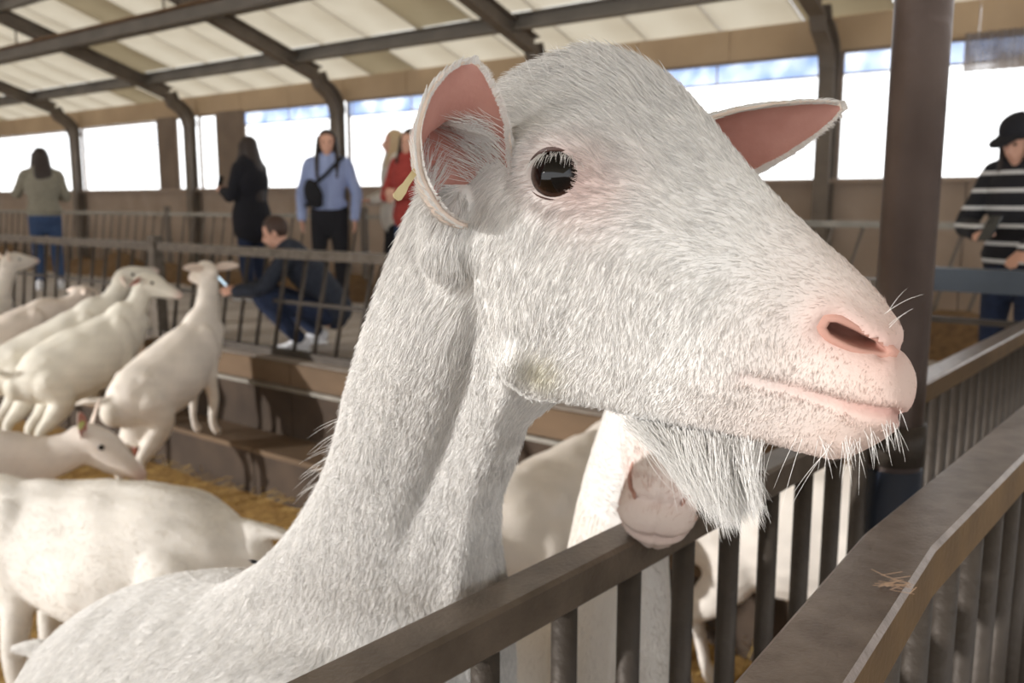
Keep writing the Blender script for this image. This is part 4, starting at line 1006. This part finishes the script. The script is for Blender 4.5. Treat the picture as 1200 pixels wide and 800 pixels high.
# ================================================================== the rest of the herd
M_HERD = mat('herd_coat', (0.93, 0.93, 0.93, 1), (1, 1, 1, 1), 7, 0.8, 0, 0.10, 90, attr='Col', spec=0.15)
M_DARK = mat('dark_eye', srgb(20, 14, 12), srgb(30, 22, 18), 10, 0.1, spec=0.6)
M_NOSE = mat('pink_nose', srgb(214, 160, 146), srgb(198, 140, 128), 30, 0.5)
M_UDDER = mat('udder_skin', srgb(222, 158, 146), srgb(206, 140, 130), 12, 0.6)
M_TAGY = mat('tag_green_yellow', srgb(200, 205, 130), srgb(180, 190, 110), 10, 0.5)
M_BAND = mat('green_leg_band', srgb(92, 176, 130), srgb(78, 156, 112), 10, 0.6)
def herd_goat(loc, yaw, label, lift=0.0, tilt=0.0, neck=(0.0, 60.0), head=(0.0, -20.0), size=1.0, tint=(0.86, 0.81, 0.73), udder=False, tail=0.6, stance=0.0, tag_ear=None, band=False, tail_side=0.0, neck_len=0.34, ears=(1.0, -0.15), front_up=0.0, depth=1.0, neck_r=1.0, fur=9000):
    """goat in its own frame (x forward, z up, feet at 0); tilt raises the forehand, front_up is the height its forefeet stand on"""
    k = size; t = math.radians(tilt)
    hip = Vector((-0.30, 0, 0.68)); sh = hip + Vector((0.62 * math.cos(t), 0, 0.62 * math.sin(t) + 0.02)); ax = (sh - hip).normalized(); upv = Vector((-ax.z, 0, ax.x))
    def S(u, h=0.0, y=0.0): return hip + ax * (0.62 * u) + upv * h + Vector((0, y, 0))
    parts = [stube([S(-.24, -.02), S(-.12, -.035), S(.1, -.045), S(.45, -.075), S(.8, -.05), S(1.05, -.03), S(1.20, -.02)], [(.07, .08), (.125, .14), (.165, .185 * depth), (.19, .215 * depth), (.15, .195), (.11, .155), (.06, .09)], 20, 18, up=tuple(upv))]
    ny, npt = math.radians(neck[0]), math.radians(neck[1]); nd_ = Vector((math.cos(npt) * math.cos(ny), math.cos(npt) * math.sin(ny), math.sin(npt)))
    n0 = S(1.02, .02); n1 = n0 + nd_ * neck_len; nm = (n0 + n1) / 2 + Vector((0.02, 0, -0.015))
    parts.append(stube([S(.85, -.02), n0 + nd_ * .05, nm, n1], [(.105, .15), (.085 * neck_r, .125 * neck_r), (.060 * neck_r, .082 * neck_r), (.052, .068)], 14, 16, up=tuple(upv)))
    hy, hp = math.radians(head[0]), math.radians(head[1]); hx = Vector((math.cos(hp) * math.cos(hy), math.cos(hp) * math.sin(hy), math.sin(hp))); hs = Vector((-math.sin(hy), math.cos(hy), 0)); hu = hx.cross(hs)
    H = lambda a, b, c: n1 + hx * a + hs * b + hu * c
    parts.append(stube([H(-.045, 0, .02), H(0, 0, .03), H(.07, 0, .02), H(.14, 0, -.008), H(.20, 0, -.028), H(.235, 0, -.04)], [(.04, .045), (.056, .066), (.056, .066), (.042, .05), (.034, .04), (.026, .03)], 16, 16, up=tuple(hu)))
    parts.append(stube([H(-.01, 0, -.03), H(.08, 0, -.045), H(.17, 0, -.06)], [(.035, .04), (.034, .034), (.02, .016)], 8, 12, up=tuple(hu)))
    for sd in (-1, 1):
        f0 = S(.92, -.06, sd * .085); zf = front_up
        parts.append(stube([f0, f0 + Vector((-.01, 0, -.18)), Vector((f0.x + .015 + stance * .5, sd * .085, zf + .5 * (f0.z - zf) - .04)), Vector((f0.x + stance, sd * .085, zf + .09)), Vector((f0.x + .02 + stance, sd * .085, zf + .03)), Vector((f0.x + .035 + stance, sd * .085, zf + .012))], [(.06, .075), .05, .033, .023, .027, .028], 16, 12, up=(1, 0, 0)))
        h0 = S(.06, -.05, sd * .095)
        parts.append(stube([h0, Vector((h0.x + .06, sd * .105, .50)), Vector((h0.x - .02, sd * .10, .38)), Vector((h0.x - .10, sd * .095, .29)), Vector((h0.x - .075, sd * .095, .10)), Vector((h0.x - .05, sd * .095, .03)), Vector((h0.x - .03, sd * .095, .012))], [(.10, .125), (.075, .09), (.045, .055), .030, .022, .027, .028], 18, 12, up=(1, 0, 0)))
    tl = S(-.22, .055); td = Vector((-math.cos(tail), tail_side, math.sin(tail))).normalized()
    parts.append(stube([tl + Vector((.04, 0, 0)), tl + td * .06, tl + td * .12 + Vector((0, 0, .0)), tl + td * .17 + Vector((0, 0, -.02))], [.03, (.034, .022), (.03, .018), (.012, .008)], 10, 10, up=(0, 0, 1)))
    parts.append(stube([S(-.10, .085), S(.1, .118), S(.45, .118), S(.85, .125), S(1.0, .105)], [(.016, .024), (.018, .024), (.018, .024), (.022, .026), (.016, .02)], 14, 10, up=tuple(upv)))
    for sd in (-1, 1):
        parts.append(ellipsoid(S(.13, .048, sd * .095), (.07, .05, .055))); parts.append(ellipsoid(S(.90, -.02, sd * .085), (.085, .055, .13))); parts.append(ellipsoid(S(.04, -.07, sd * .10), (.12, .062, .13)))
    if udder: parts.append(ellipsoid((hip.x + .04, 0, hip.z - .20), (.10, .09, .12)))
    me = fuse('goat', parts, 0.011, M_HERD, 9); co = get_co(me); c = np.tile(np.array(tint), (len(co), 1))
    low = np.clip(1 - (co[:, 2] - .02) / .35, 0, 1) * np.clip(.5 + vnoise(co, 18, 5)[:, 0], 0, 1); c = c * (1 - .35 * low[:, None]) + np.array([.55, .43, .28]) * .35 * low[:, None]
    rump = gauss(np.linalg.norm(co - np.array(S(-.2, -.05)), axis=1), .14) * np.clip(.4 + vnoise(co, 22, 6)[:, 0], 0, 1); c = c * (1 - .3 * rump[:, None]) + np.array([.66, .58, .40]) * .3 * rump[:, None]
    nn = gauss(np.linalg.norm(co - np.array(H(.245, 0, -.035)), axis=1), .045); c = c * (1 - .75 * nn[:, None]) + PINK * .75 * nn[:, None]
    c *= (1 + .07 * vnoise(co, 9, 15)[:, :1] + .05 * vnoise(co, 34, 16)[:, :1]) * .93
    nrm = get_no(me); set_co(me, co + nrm * (.0035 * vnoise(co, 13, 17)[:, :1] + .0012 * vnoise(co, 60, 18)[:, :1]))
    set_col(me, np.clip(c, 0, 1))
    g = obj('goat', me); g.location = loc; g.rotation_euler = (0, 0, yaw); g.scale = (k, k, k); tag(g, label, 'goat', 'goats of the herd in the pen')
    if fur:
        ar = 1.25; Pf, Nf, ff = tri_sample(me, np.full(len(me.vertices), fur / ar), 71); Gf = np.tile(np.array([[-.55, 0, -.75]]), (len(Pf), 1)); cf = ff(np.clip(c, 0, 1)) * RNG.uniform(.95, 1.2, (len(Pf), 1))
        hair_object('fur', strands(Pf, Nf, Gf, RNG.uniform(.010, .018, len(Pf)), np.full(len(Pf), .12), 72, fine=.05), np.array([0.0003, 0.0003, 0.00025, 0.0001])[None], np.clip(cf, 0, 1), g, M_FUR)
    for sd in (-1, 1):
        obj('eye', mesh_data('eye', *ellipsoid(H(.065, sd * .052, .030), (.013, .010, .012), None, 12, 8), M_DARK, True), g)
        b0 = H(-.015, sd * .045, .045); dd = (hs * sd * ears[0] + hu * ears[1] - hx * .25).normalized()
        e, _ = ear(g, b0, b0 + dd * .07 + hu * .015, b0 + dd * .145, tuple(hx - hu * .2), .026, flat=.55)
        if tag_ear == sd:
            tq = b0 + dd * .07
            obj('ear_tag', mesh_data('ear_tag', *tube([tq - hx * .006, tq + hx * .008], [(.022, .016), (.022, .016)], 12, up=tuple(hu), round_ends=False), M_TAGY), g)
    if udder:
        for sd in (-1, 1): obj('teat', mesh_data('teat', *tube([(hip.x + .05, sd * .05, hip.z - .29), (hip.x + .06, sd * .06, hip.z - .37)], [.022, .012], 10, up=(1, 0, 0)), M_UDDER, True), g)
    if band:
        for sd in (-1, 1):
            if sd in band: obj('leg_band', mesh_data('leg_band', *tube([(hip.x + .04 - .10, sd * .095, .255), (hip.x + .04 - .095, sd * .095, .225)], [.034, .034], 14, up=(1, 0, 0), round_ends=False), M_BAND, True), g)
    return g
def gyaw(dx, dy): return math.atan2(dy, dx)
YA = gyaw(AX.x, AX.y)
# by the alley fence: forefeet on the ledge, heads up at the bars
def herd_at(px, py, a, **k):
    """hind feet seen around px, standing at barn distance a"""
    p = at_a(px, py, a); return Vector((p.x, p.y, ZP))
herd_goat(herd_at(203, 500, 2.92), YA + 0.20, 'white goat seen from behind at the fence, tail flicked sideways, beside the square post', tilt=24, neck=(6, 74), head=(70, 2), udder=True, tail=0.1, tail_side=1.1, front_up=.33, neck_len=.36, tint=(.86, .79, .71), band=(1, -1), ears=(1.0, .1))
herd_goat(herd_at(104, 500, 2.88), YA - 0.12, 'cream white goat facing the square fence post, green band on its hind leg', tilt=22, neck=(-6, 58), head=(-38, -8), front_up=.33, neck_len=.30, tint=(.88, .84, .74), band=(1,), ears=(1, -.3), depth=1.12)
herd_goat(herd_at(66, 490, 2.86), YA - 0.12, 'cream white goat squeezed between two others at the fence, head stretched up', tilt=22, neck=(-4, 44), head=(-6, 26), front_up=.33, neck_len=.36, tint=(.86, .82, .73), ears=(1, -.4))
herd_goat(herd_at(8, 480, 2.86), YA - 0.10, 'beige goat with a pinkish back behind the cream white goats', tilt=18, neck=(0, 22), head=(0, -12), front_up=.33, neck_len=.34, tint=(.82, .73, .65))
herd_goat(herd_at(-44, 480, 2.95), YA - 0.06, 'white goat with upright ears at the fence near the grey-jumpered woman', tilt=20, neck=(-4, 60), head=(8, 14), front_up=.33, neck_len=.36, tint=(.84, .78, .70), ears=(.75, .75))
# nearer to the photographer
p7 = at_Y(128, 640, 2.75); herd_goat(Vector((p7.x, p7.y, ZP)), math.radians(172), 'broad white goat standing side-on with its stubby tail towards the pen wall', size=1.06, neck=(0, 20), head=(0, -15), tail=-0.15, tint=(.85, .81, .75), depth=1.12, neck_len=.34, fur=40000)
p6 = at_Y(-128, 590, 3.32); herd_goat(Vector((p6.x, p6.y, ZP)), math.radians(22), 'white goat with a greenish ear tag looking over another goat\'s back', size=1.02, neck=(-6, 10), head=(-14, -24), tint=(.84, .76, .69), tag_ear=-1, neck_len=.36, ears=(.7, .95), neck_r=1.15, fur=22000)
p3 = at_Y(656, 640, 3.0); herd_goat(Vector((p3.x, p3.y, ZP)), math.radians(58), 'beige goat seen rump first behind the throat of the big goat', size=1.12, neck=(0, 25), head=(0, -15), tail=-0.7, tint=(.82, .75, .67), neck_len=.3)
p4 = at_Y(950, 640, 2.85); herd_goat(Vector((p4.x, p4.y, ZP)), math.radians(-28), 'pale goat standing side-on behind the bars under the beard', size=1.12, neck=(0, 10), head=(0, -25), tail=-.6, tint=(.82, .76, .69), neck_len=.3)
# ================================================================== visitors
M_SKIN = mat('skin', srgb(214, 168, 146), srgb(200, 152, 130), 12, 0.55)
def cloth(name, c, c2=None, sc=30): return mat(name, srgb(*c), srgb(*(c2 or tuple(int(x * .86) for x in c))), sc, 0.9, 0, 0.15, 60)
M_HAIRD = mat('dark_hair', srgb(38, 30, 28), srgb(58, 46, 40), 40, 0.5, 0, 0.3, 120, stretch=(6, 6, 1))
M_HAIRB = mat('fair_hair', srgb(206, 184, 150), srgb(176, 150, 116), 40, 0.55, 0, 0.3, 120, stretch=(6, 6, 1))
M_HAIRR = mat('brown_hair', srgb(74, 52, 42), srgb(52, 38, 32), 40, 0.55, 0, 0.3, 120, stretch=(6, 6, 1))
M_SHOEW = cloth('white_shoe', (228, 228, 232)); M_PHONE = mat('phone_glass', srgb(22, 24, 28), srgb(30, 32, 36), 5, 0.15, spec=.6)
M_SOLE = cloth('shoe_sole', (236, 236, 236))
def hand_parts(wr, d, n, flip=1, curl=0.5):
    """palm and five unequal fingers; d the way the hand points, n the way the palm faces"""
    wr = Vector(wr); d = Vector(d).normalized(); n = Vector(n); n = (n - d * n.dot(d)).normalized(); s = d.cross(n) * flip
    out = [stube([wr - d * .02, wr + d * .02, wr + d * .085], [(.024, .019), (.036, .016), (.04, .013)], 8, 12, up=tuple(n))]
    for k, (off, L) in enumerate(((-.030, .068), (-.010, .078), (.011, .072), (.030, .056))):
        b = wr + d * .078 + s * off; c1 = b + d * L * .45 + n * L * .15 * curl; c2 = b + d * L * (.85 - .3 * curl) + n * L * .55 * curl
        out.append(tube([b, c1, c2], [.0095, .009, .0078], 8, up=tuple(s)))
    b = wr + d * .025 - s * .03; out.append(tube([b, b + d * .03 - s * .022 + n * .008, b + d * .058 - s * .024 + n * .022 * curl], [.012, .0105, .009], 8, up=tuple(n)))
    return out
STAND = dict(head=(0, .02, 1.53), neck=(0, -.005, 1.40), sh=(.165, 0, 1.345), hip=(.085, 0, .90), chest=(0, .0, 1.22), waist=(0, .0, 1.04), pelvis=(0, 0, .90), knee=((-.10, .03, .49), (.10, .03, .49)), ankle=((-.11, -.02, .085), (.11, -.02, .085)),
             elbow=((-.25, -.03, 1.08), (.25, -.03, 1.08)), wrist=((-.27, .05, .84), (.27, .05, .84)), hand=(((0, .1, -1), (.9, 0, 0)), ((0, .1, -1), (-.9, 0, 0))), face=(0, 1, 0))
def person(loc, yaw, label, pose, top, legs, shoe, hair, hair_len, h=1.0, jacket_len=.86, sleeve=1.0, female=True, bulk=1.0, hood=False):
    p = dict(STAND); p.update(pose); V3 = Vector
    fdir = V3(p['face']).normalized(); hd = V3(p['head']); nk = V3(p['neck']); fs = fdir.cross(V3((0, 0, 1))).normalized(); fu = fs.cross(fdir)
    shw = p['sh'][0]; shc = V3((0, p['sh'][1], p['sh'][2])); shL = [shc + V3((s * shw, 0, 0)) for s in (-1, 1)]
    ch, wa, pe = V3(p['chest']), V3(p['waist']), V3(p['pelvis']); hips = [V3((s * p['hip'][0], p['hip'][1], p['hip'][2])) for s in (-1, 1)]
    H = lambda a, b, c: hd + fdir * a + fs * b + fu * c
    head = [ellipsoid(H(-.012, 0, .025), (.076, .093, .098), Matrix((fs, fdir, fu)).transposed()), stube([H(.03, 0, .0), H(.04, 0, -.05), H(.045, 0, -.088)], [(.062, .05), (.052, .045), (.03, .03)], 8, 14, up=tuple(fdir)),
            stube([H(.075, 0, .02), H(.098, 0, -.018), H(.088, 0, -.03)], [.010, .016, .011], 6, 8, up=tuple(fs)), tube([H(.082, -.018, -.055), H(.087, 0, -.055), H(.082, .018, -.055)], [.006, .008, .006], 8, up=tuple(fu))]
    for s in (-1, 1): head.append(ellipsoid(H(-.01, s * .078, .0), (.009, .018, .03), Matrix((fs, fdir, fu)).transposed(), 8, 6))
    head.append(stube([shc + V3((0, -.01, -.02)), nk, H(-.015, 0, -.03)], [(.075, .06), (.052, .054), (.054, .056)], 10, 14, up=(0, 1, 0)))
    torso_r = [(.125, .085), (.155 if female else .17, .11), (.125 if female else .145, .095), (.158 if female else .155, .115), (.12, .10)]
    torso_p = [shc + V3((0, 0, .015)), ch, wa, pe, pe - V3((0, 0, .08)) if 'squat' not in p else pe + V3((0, -.03, -.02))]
    def torso(g, upto=5, drop=0.0):
        P = [Vector(q) for q in torso_p[:upto]]
        return stube(P, [(a * bulk + g, b * bulk + g) for a, b in torso_r[:upto]], 16, 20, up=(0, 1, 0))
    arms, legs_, sleeves, trous = [], [], [], []
    for i, s in enumerate((-1, 1)):
        el, wr = V3(p['elbow'][i]), V3(p['wrist'][i]); hdv, hn = p['hand'][i]
        q = [shc + V3((s * .09, 0, -.01)), shL[i], shL[i] * .5 + el * .5, el, el * .5 + wr * .5, wr]
        arms.append(stube(q, [.05, .052, .044, .038, .034, .024], 16, 12, up=(0, 1, 0))); arms += hand_parts(wr, hdv, hn, s)
        wr2 = el + (wr - el) * sleeve * .95; g = .016 * bulk
        sleeves.append(stube(q[:4] + [el * .5 + wr2 * .5, wr2], [.056 + g, .056 + g, .046 + g, .042 + g, .036 + g, .030 + g], 16, 12, up=(0, 1, 0), ))
        kn, an = V3(p['knee'][i]), V3(p['ankle'][i]); hp = hips[i]
        fw = V3(p.get('foot', (0, 1, 0)))
        lp = [hp, hp * .5 + kn * .5, kn, kn * .6 + an * .4, an]
        legs_.append(stube(lp, [.085, .074, .056, .055, .036], 16, 14, up=(0, 1, 0)))
        trous.append(stube(lp[:4] + [an + V3((0, 0, .02))], [.098, .086, .068, .066, .056], 16, 14, up=(0, 1, 0)))
        legs_.append(stube([an + V3((0, 0, -.02)) - fw * .03, an + fw * .08 + V3((0, 0, -.045)), an + fw * .16 + V3((0, 0, -.06))], [(.034, .04), (.038, .028), (.03, .018)], 8, 12))
    me = fuse('person', head + [torso(0)] + arms + legs_, 0.0075, M_SKIN, 3)
    o = obj('person', me); o.location = loc; o.rotation_euler = (0, 0, yaw); o.scale = (h, h, h); tag(o, label, 'person')
    for s in (-1, 1): obj('eye', mesh_data('eye', *ellipsoid(H(.072, s * .031, .012), (.011, .007, .006), Matrix((fs, fdir, fu)).transposed(), 10, 6), M_DARK, True), o)
    hem = [pe + V3((0, 0, jacket_len - .90))] if 'squat' not in p else [pe + V3((0, -.03, .02))]
    long_ = 'squat' not in p and jacket_len < .85
    tp = stube([torso_p[0] + V3((0, 0, .005)), ch, wa] + ([pe] if long_ else []) + hem, [(torso_r[0][0] * bulk + .02, torso_r[0][1] * bulk + .02)] + [(a * bulk + .022, b * bulk + .024) for a, b in torso_r[1:4] + ([torso_r[3]] if long_ else [])], 16, 20, up=(0, 1, 0), round_ends=True)
    col_ = stube([shc + V3((0, -.008, .02)), nk + V3((0, 0, -.02))], [(.085, .075), (.064, .064)], 6, 14, up=(0, 1, 0))
    t_ = obj('top', fuse('top', [tp, col_] + sleeves, 0.010, top, 3), o)
    sq = 'squat' in p
    pelv = stube([wa * .35 + pe * .65, pe, pe + (V3((0, -.03, -.03)) if sq else V3((0, 0, -.10))), pe + (V3((0, -.04, -.05)) if sq else V3((0, 0, -.16)))], [(.155 * bulk, .115 * bulk), (.164 * bulk, .124 * bulk), (.148 * bulk, .118 * bulk), (.12, .10)], 10, 18, up=(0, 1, 0))
    obj('trousers', fuse('trousers', [pelv] + trous, 0.010, legs, 3), o)
    fw = V3(p.get('foot', (0, 1, 0)))
    for i in range(2):
        an = V3(p['ankle'][i]); z0 = an.z - .085
        up_ = stube([an - fw * .05 + V3((0, 0, -.02)), an - fw * .01 + V3((0, 0, -.015)), an + fw * .09 + V3((0, 0, -.045)), an + fw * .18 + V3((0, 0, -.055))], [(.038, .055), (.044, .062), (.046, .036), (.032, .022)], 12, 14)
        s_ = obj('shoe', fuse('shoe', [up_], .008, shoe, 2), o)
        sl = stube([V3((an.x, an.y, z0 + .014)) - fw * .07, V3((an.x, an.y, z0 + .014)) + fw * .06, V3((an.x, an.y, z0 + .014)) + fw * .19], [(.04, .014), (.046, .014), (.034, .014)], 8, 12)
        obj('sole', mesh_data('sole', *sl, M_SOLE, True), s_)
    hp_ = [ellipsoid(H(-.026, 0, .040), (.088, .098, .100), Matrix((fs, fdir, fu)).transposed())]
    if hair_len > 0:
        hp_.append(stube([H(-.055, 0, .03), H(-.075, 0, -.08), H(-.10, 0, -.12 - hair_len * .4), H(-.10, 0, -.10 - hair_len)], [(.084, .055), (.092, .05), (.10, .045), (.07, .025)], 14, 16, up=tuple(fdir)))
        for s in (-1, 1): hp_.append(stube([H(-.0, s * .075, .05), H(.005, s * .086, -.05), H(.045, s * .088, -.16), H(.085, s * .085, -.12 - hair_len * .8)], [(.024, .04), (.026, .045), (.03, .04), (.022, .02)], 10, 10, up=tuple(fdir)))
    hm = fuse('hair', hp_, 0.008, hair, 3); co = get_co(hm); rel = co - np.array(hd); fa = rel @ np.array(fdir); fz = rel @ np.array(fu); fx = np.abs(rel @ np.array(fs))
    # hairline: pull the hair back off the face
    sel = (fa > .035) & (fz < .075) & (fx < .075); co[sel] -= np.array(fdir)[None] * (np.clip(fa[sel] - .02, 0, .08))[:, None] * 1.0; set_co(hm, co)
    obj('hair', hm, o)
    return o
def stand_at(px, ytop, height, z0=ZA):
    """ground point of someone whose crown is seen at px, ytop"""
    r = ray(px, ytop); k = (z0 + height - CAMZ) / r.z; q = Vector((0, 0, CAMZ)) + r * k; return Vector((q.x, q.y, z0))
def held_phone(o, c, n, u, label, m=M_PHONE, lit=True):
    """a phone in a hand, placed in the holder's own frame"""
    n = Vector(n).normalized(); u = Vector(u); u = (u - n * u.dot(n)).normalized(); s = u.cross(n); M = Matrix((s, n, u)).transposed().to_4x4(); M.translation = Vector(c)
    e = empty('phone'); bpy.context.view_layer.update(); e.matrix_world = o.matrix_world @ M; tag(e, label, 'phone')
    obj('case', mesh_data('case', *box_vf((0, 0, 0), (.074, .009, .15)), m), e)
    obj('screen', mesh_data('screen', *box_vf((0, -.0052, 0), (.068, .0012, .142)), (MATS.get('phone_screen') or scr()) if lit else M_PHONE), e)
    obj('camera_bump', mesh_data('camera_bump', *box_vf((-.018, .0058, .05), (.03, .003, .03)), M_PHONE), e)
    return e
def scr():
    m = bpy.data.materials.new('phone_screen'); m.use_nodes = True; p = m.node_tree.nodes['Principled BSDF']; p.inputs['Base Color'].default_value = srgb(190, 215, 230); p.inputs['Emission Color'].default_value = srgb(200, 225, 240); p.inputs['Emission Strength'].default_value = 0.8; MATS['phone_screen'] = m; return m
def yaw_to(dx, dy): return math.atan2(dy, dx) - math.pi / 2
JEANS = cloth('blue_jeans', (62, 84, 120), (40, 56, 86)); JEANSD = cloth('dark_jeans', (36, 48, 74), (26, 34, 54)); BLACKT = cloth('black_trousers', (30, 30, 36))
# woman in the grey jumper, back to the pen, phone held up
w1 = person(stand_at(46, 173, 1.60), yaw_to(-.45, .9), 'woman in a grey jumper and jeans seen from behind, holding up a phone', dict(elbow=((-.28, .10, 1.12), (.24, .06, 1.08)), wrist=((-.22, .32, 1.24), (-.02, .32, 1.22)), hand=(((.3, .5, .8), (.6, .3, 0)), ((-.3, .5, .8), (-.6, .3, 0))), face=(-.2, 1, -.05)),
            cloth('grey_jumper', (142, 138, 124)), JEANS, M_SHOEW, M_HAIRD, .22, 1.60 / 1.66, jacket_len=.93, bulk=1.12)
held_phone(w1, (-.13, .42, 1.36), (0, 1, 0), (0, 0, 1), 'phone held up by the woman in the grey jumper')
# woman in black with long dark hair
w2 = person(stand_at(291, 160, 1.64), yaw_to(-.9, .35), 'woman in black with long dark hair, seen from the side beside the crouching man', dict(elbow=((-.24, .06, 1.06), (.24, .06, 1.06)), wrist=((-.10, .26, 1.12), (.12, .26, 1.12)), hand=(((.5, .7, .4), (.3, 0, -1)), ((-.5, .7, .4), (-.3, 0, -1))), face=(.15, 1, -.1)),
            cloth('black_coat', (28, 28, 36), (20, 20, 26)), JEANSD, cloth('dark_shoe', (40, 40, 44)), M_HAIRD, .42, 1.64 / 1.66, jacket_len=.74, bulk=1.3)
held_phone(w2, (.0, .38, 1.20), (0, 1, .3), (0, 0, 1), 'phone in the hands of the woman in black', lit=False)
# woman in a blue shirt
w3 = person(stand_at(383, 152, 1.67), yaw_to(.02, -1), 'woman in a blue striped shirt and black trousers with a black shoulder bag', dict(elbow=((-.26, -.02, 1.07), (.26, -.02, 1.07)), wrist=((-.25, .06, .83), (.25, .06, .83)), face=(-.1, 1, 0)),
            mat('blue_striped_shirt', srgb(158, 172, 208), srgb(128, 142, 184), 60, .85, stretch=(1, .05, .05)), BLACKT, M_SHOEW, M_HAIRD, .24, 1.67 / 1.66, jacket_len=.98)
# woman in red, fair-haired woman behind her
w4 = person(stand_at(481, 151, 1.66), yaw_to(-.55, -.8), 'woman in a red jacket and blue jeans beside the fair-haired woman', dict(elbow=((-.26, .06, 1.06), (.26, .06, 1.06)), wrist=((-.06, .26, 1.08), (.10, .24, 1.04)), hand=(((.9, .3, 0), (0, -1, 0)), ((-.9, .3, 0), (0, -1, 0))), face=(-.15, 1, 0)),
            cloth('red_jacket', (172, 70, 62), (140, 52, 48)), JEANS, M_SHOEW, M_HAIRD, .06, 1.0, jacket_len=.86, bulk=1.15)
w5 = person(stand_at(462, 150, 1.70), yaw_to(-.9, -.3), 'fair-haired woman in a pale coat standing behind the woman in red', dict(elbow=((-.25, .04, 1.06), (.25, .04, 1.06)), wrist=((-.14, .24, .98), (.14, .24, .98)), hand=(((.5, .8, .1), (0, 0, -1)), ((-.5, .8, .1), (0, 0, -1)))),
            cloth('pale_coat', (226, 222, 212)), BLACKT, cloth('dark_shoe', (40, 40, 44)), M_HAIRB, .12, 1.70 / 1.66, jacket_len=.80, bulk=1.1)
w5.location += (w5.location - Vector((0, 0, w5.location.z))).normalized() * .22
# crouching man with a phone
SQ = dict(squat=1, pelvis=(0, -.20, .30), hip=(.10, -.17, .29), waist=(0, -.16, .46), chest=(0, -.02, .62), sh=(.185, .09, .74), neck=(0, .15, .80), head=(0, .20, .905), face=(0, .92, -.38), knee=((-.17, .30, .44), (.19, .26, .43)), ankle=((-.13, .03, .085), (.15, -.08, .10)), elbow=((-.22, .28, .50), (.22, .30, .50)), wrist=((-.08, .50, .47), (.06, .50, .47)), hand=(((.4, .9, .2), (.5, 0, -.6)), ((-.4, .9, .2), (-.5, 0, -.6))))
gm = at_z(358, 409, ZA); gm.z = ZA
m1 = person(gm, yaw_to(-1, -.12), 'man in a dark jacket and jeans crouching by the fence with a phone', SQ, cloth('navy_jacket', (48, 54, 66), (36, 40, 52)), JEANSD, M_SHOEW, M_HAIRR, 0, .87, female=False, bulk=1.08)
held_phone(m1, (0, .62, .545), (0, .75, -.65), (0, .6, .8), 'lit phone in the hands of the crouching man')
# person in a striped jumper and cap on the right
def stripes():
    m = bpy.data.materials.new('striped_knit'); m.use_nodes = True; N = m.node_tree.nodes; L = m.node_tree.links; p = N['Principled BSDF']; p.inputs['Roughness'].default_value = .9
    tc = N.new('ShaderNodeTexCoord'); sx = N.new('ShaderNodeSeparateXYZ'); L.new(tc.outputs['Object'], sx.inputs[0]); a = N.new('ShaderNodeMath'); a.operation = 'MULTIPLY'; a.inputs[1].default_value = 10.5; L.new(sx.outputs['Z'], a.inputs[0])
    fr = N.new('ShaderNodeMath'); fr.operation = 'FRACT'; L.new(a.outputs[0], fr.inputs[0]); g = N.new('ShaderNodeMath'); g.operation = 'LESS_THAN'; g.inputs[1].default_value = .22; L.new(fr.outputs[0], g.inputs[0])
    mx = N.new('ShaderNodeMix'); mx.data_type = 'RGBA'; mx.inputs[6].default_value = srgb(26, 26, 32); mx.inputs[7].default_value = srgb(205, 205, 205); L.new(g.outputs[0], mx.inputs[0]); L.new(mx.outputs[2], p.inputs['Base Color']); return m
g7 = at_Y(1194, 300, 4.15); g7.z = ZA
w7 = person(g7, yaw_to(-.85, -.5), 'person in a black and white striped jumper and dark cap behind the blue-grey rail', dict(head=(0, .09, 1.50), neck=(0, .03, 1.38), face=(.1, .9, -.35), elbow=((-.27, .08, 1.08), (.26, .10, 1.06)), wrist=((-.20, .30, .94), (.06, .30, 1.02)), hand=(((.1, .8, -.5), (0, -.3, -1)), ((-.8, .5, 0), (0, -.5, -1)))),
            stripes(), JEANSD, M_SHOEW, M_HAIRD, .20, 1.38 / 1.64, jacket_len=.90, bulk=1.15)
M_CAP = cloth('dark_cap', (34, 34, 40)); hd = Vector((0, .09, 1.50)); fdv = Vector((.1, .9, -.35)).normalized(); fsv = fdv.cross(Vector((0, 0, 1))).normalized(); fuv = fsv.cross(fdv)
crown = ellipsoid(hd + fuv * .075 - fdv * .02, (.098, .112, .085), Matrix((fsv, fdv, fuv)).transposed())
brim = stube([hd + fuv * .055 + fdv * .05, hd + fuv * .05 + fdv * .12, hd + fuv * .035 + fdv * .175], [(.085, .010), (.082, .009), (.05, .007)], 8, 16, up=tuple(fuv))
obj('cap', fuse('cap', [crown, brim], .008, M_CAP, 2), w7)
held_phone(w7, (-.05, .37, 1.05), (.1, .7, .5), (0, -.4, .9), 'dark phone held by the person in the striped jumper', lit=False)
# shoulder bag of the woman in the blue shirt
bag = empty('shoulder_bag'); bpy.context.view_layer.update(); bag.matrix_world = w3.matrix_world @ Matrix.Translation(Vector((.10, .17, 1.06))); tag(bag, 'black crossbody bag worn by the woman in the blue shirt', 'bag')
M_BAG = cloth('black_bag', (30, 30, 34))
obj('pouch', fuse('pouch', [stube([(-.03, .01, -.10), (.0, .015, -.03), (.03, .01, .06), (.05, .0, .12)], [(.05, .03), (.085, .045), (.075, .042), (.04, .02)], 12, 14, up=(0, 1, 0))], .008, M_BAG, 2), bag)
sp = smooth_path([(-.02, .03, -.10), (.03, .02, .05), (-.10, .015, .17), (-.21, -.03, .29), (-.25, -.17, .355), (-.18, -.27, .28), (-.02, -.29, .10), (.09, -.27, -.05), (.13, -.18, -.10), (.08, -.05, -.10), (-.02, 0, -.10)], 40)
obj('strap', mesh_data('strap', *tube([tuple(q) for q in sp], [(.018, .006)] * len(sp), 8, up=(0, 1, 0), round_ends=False), M_BAG, True), bag)
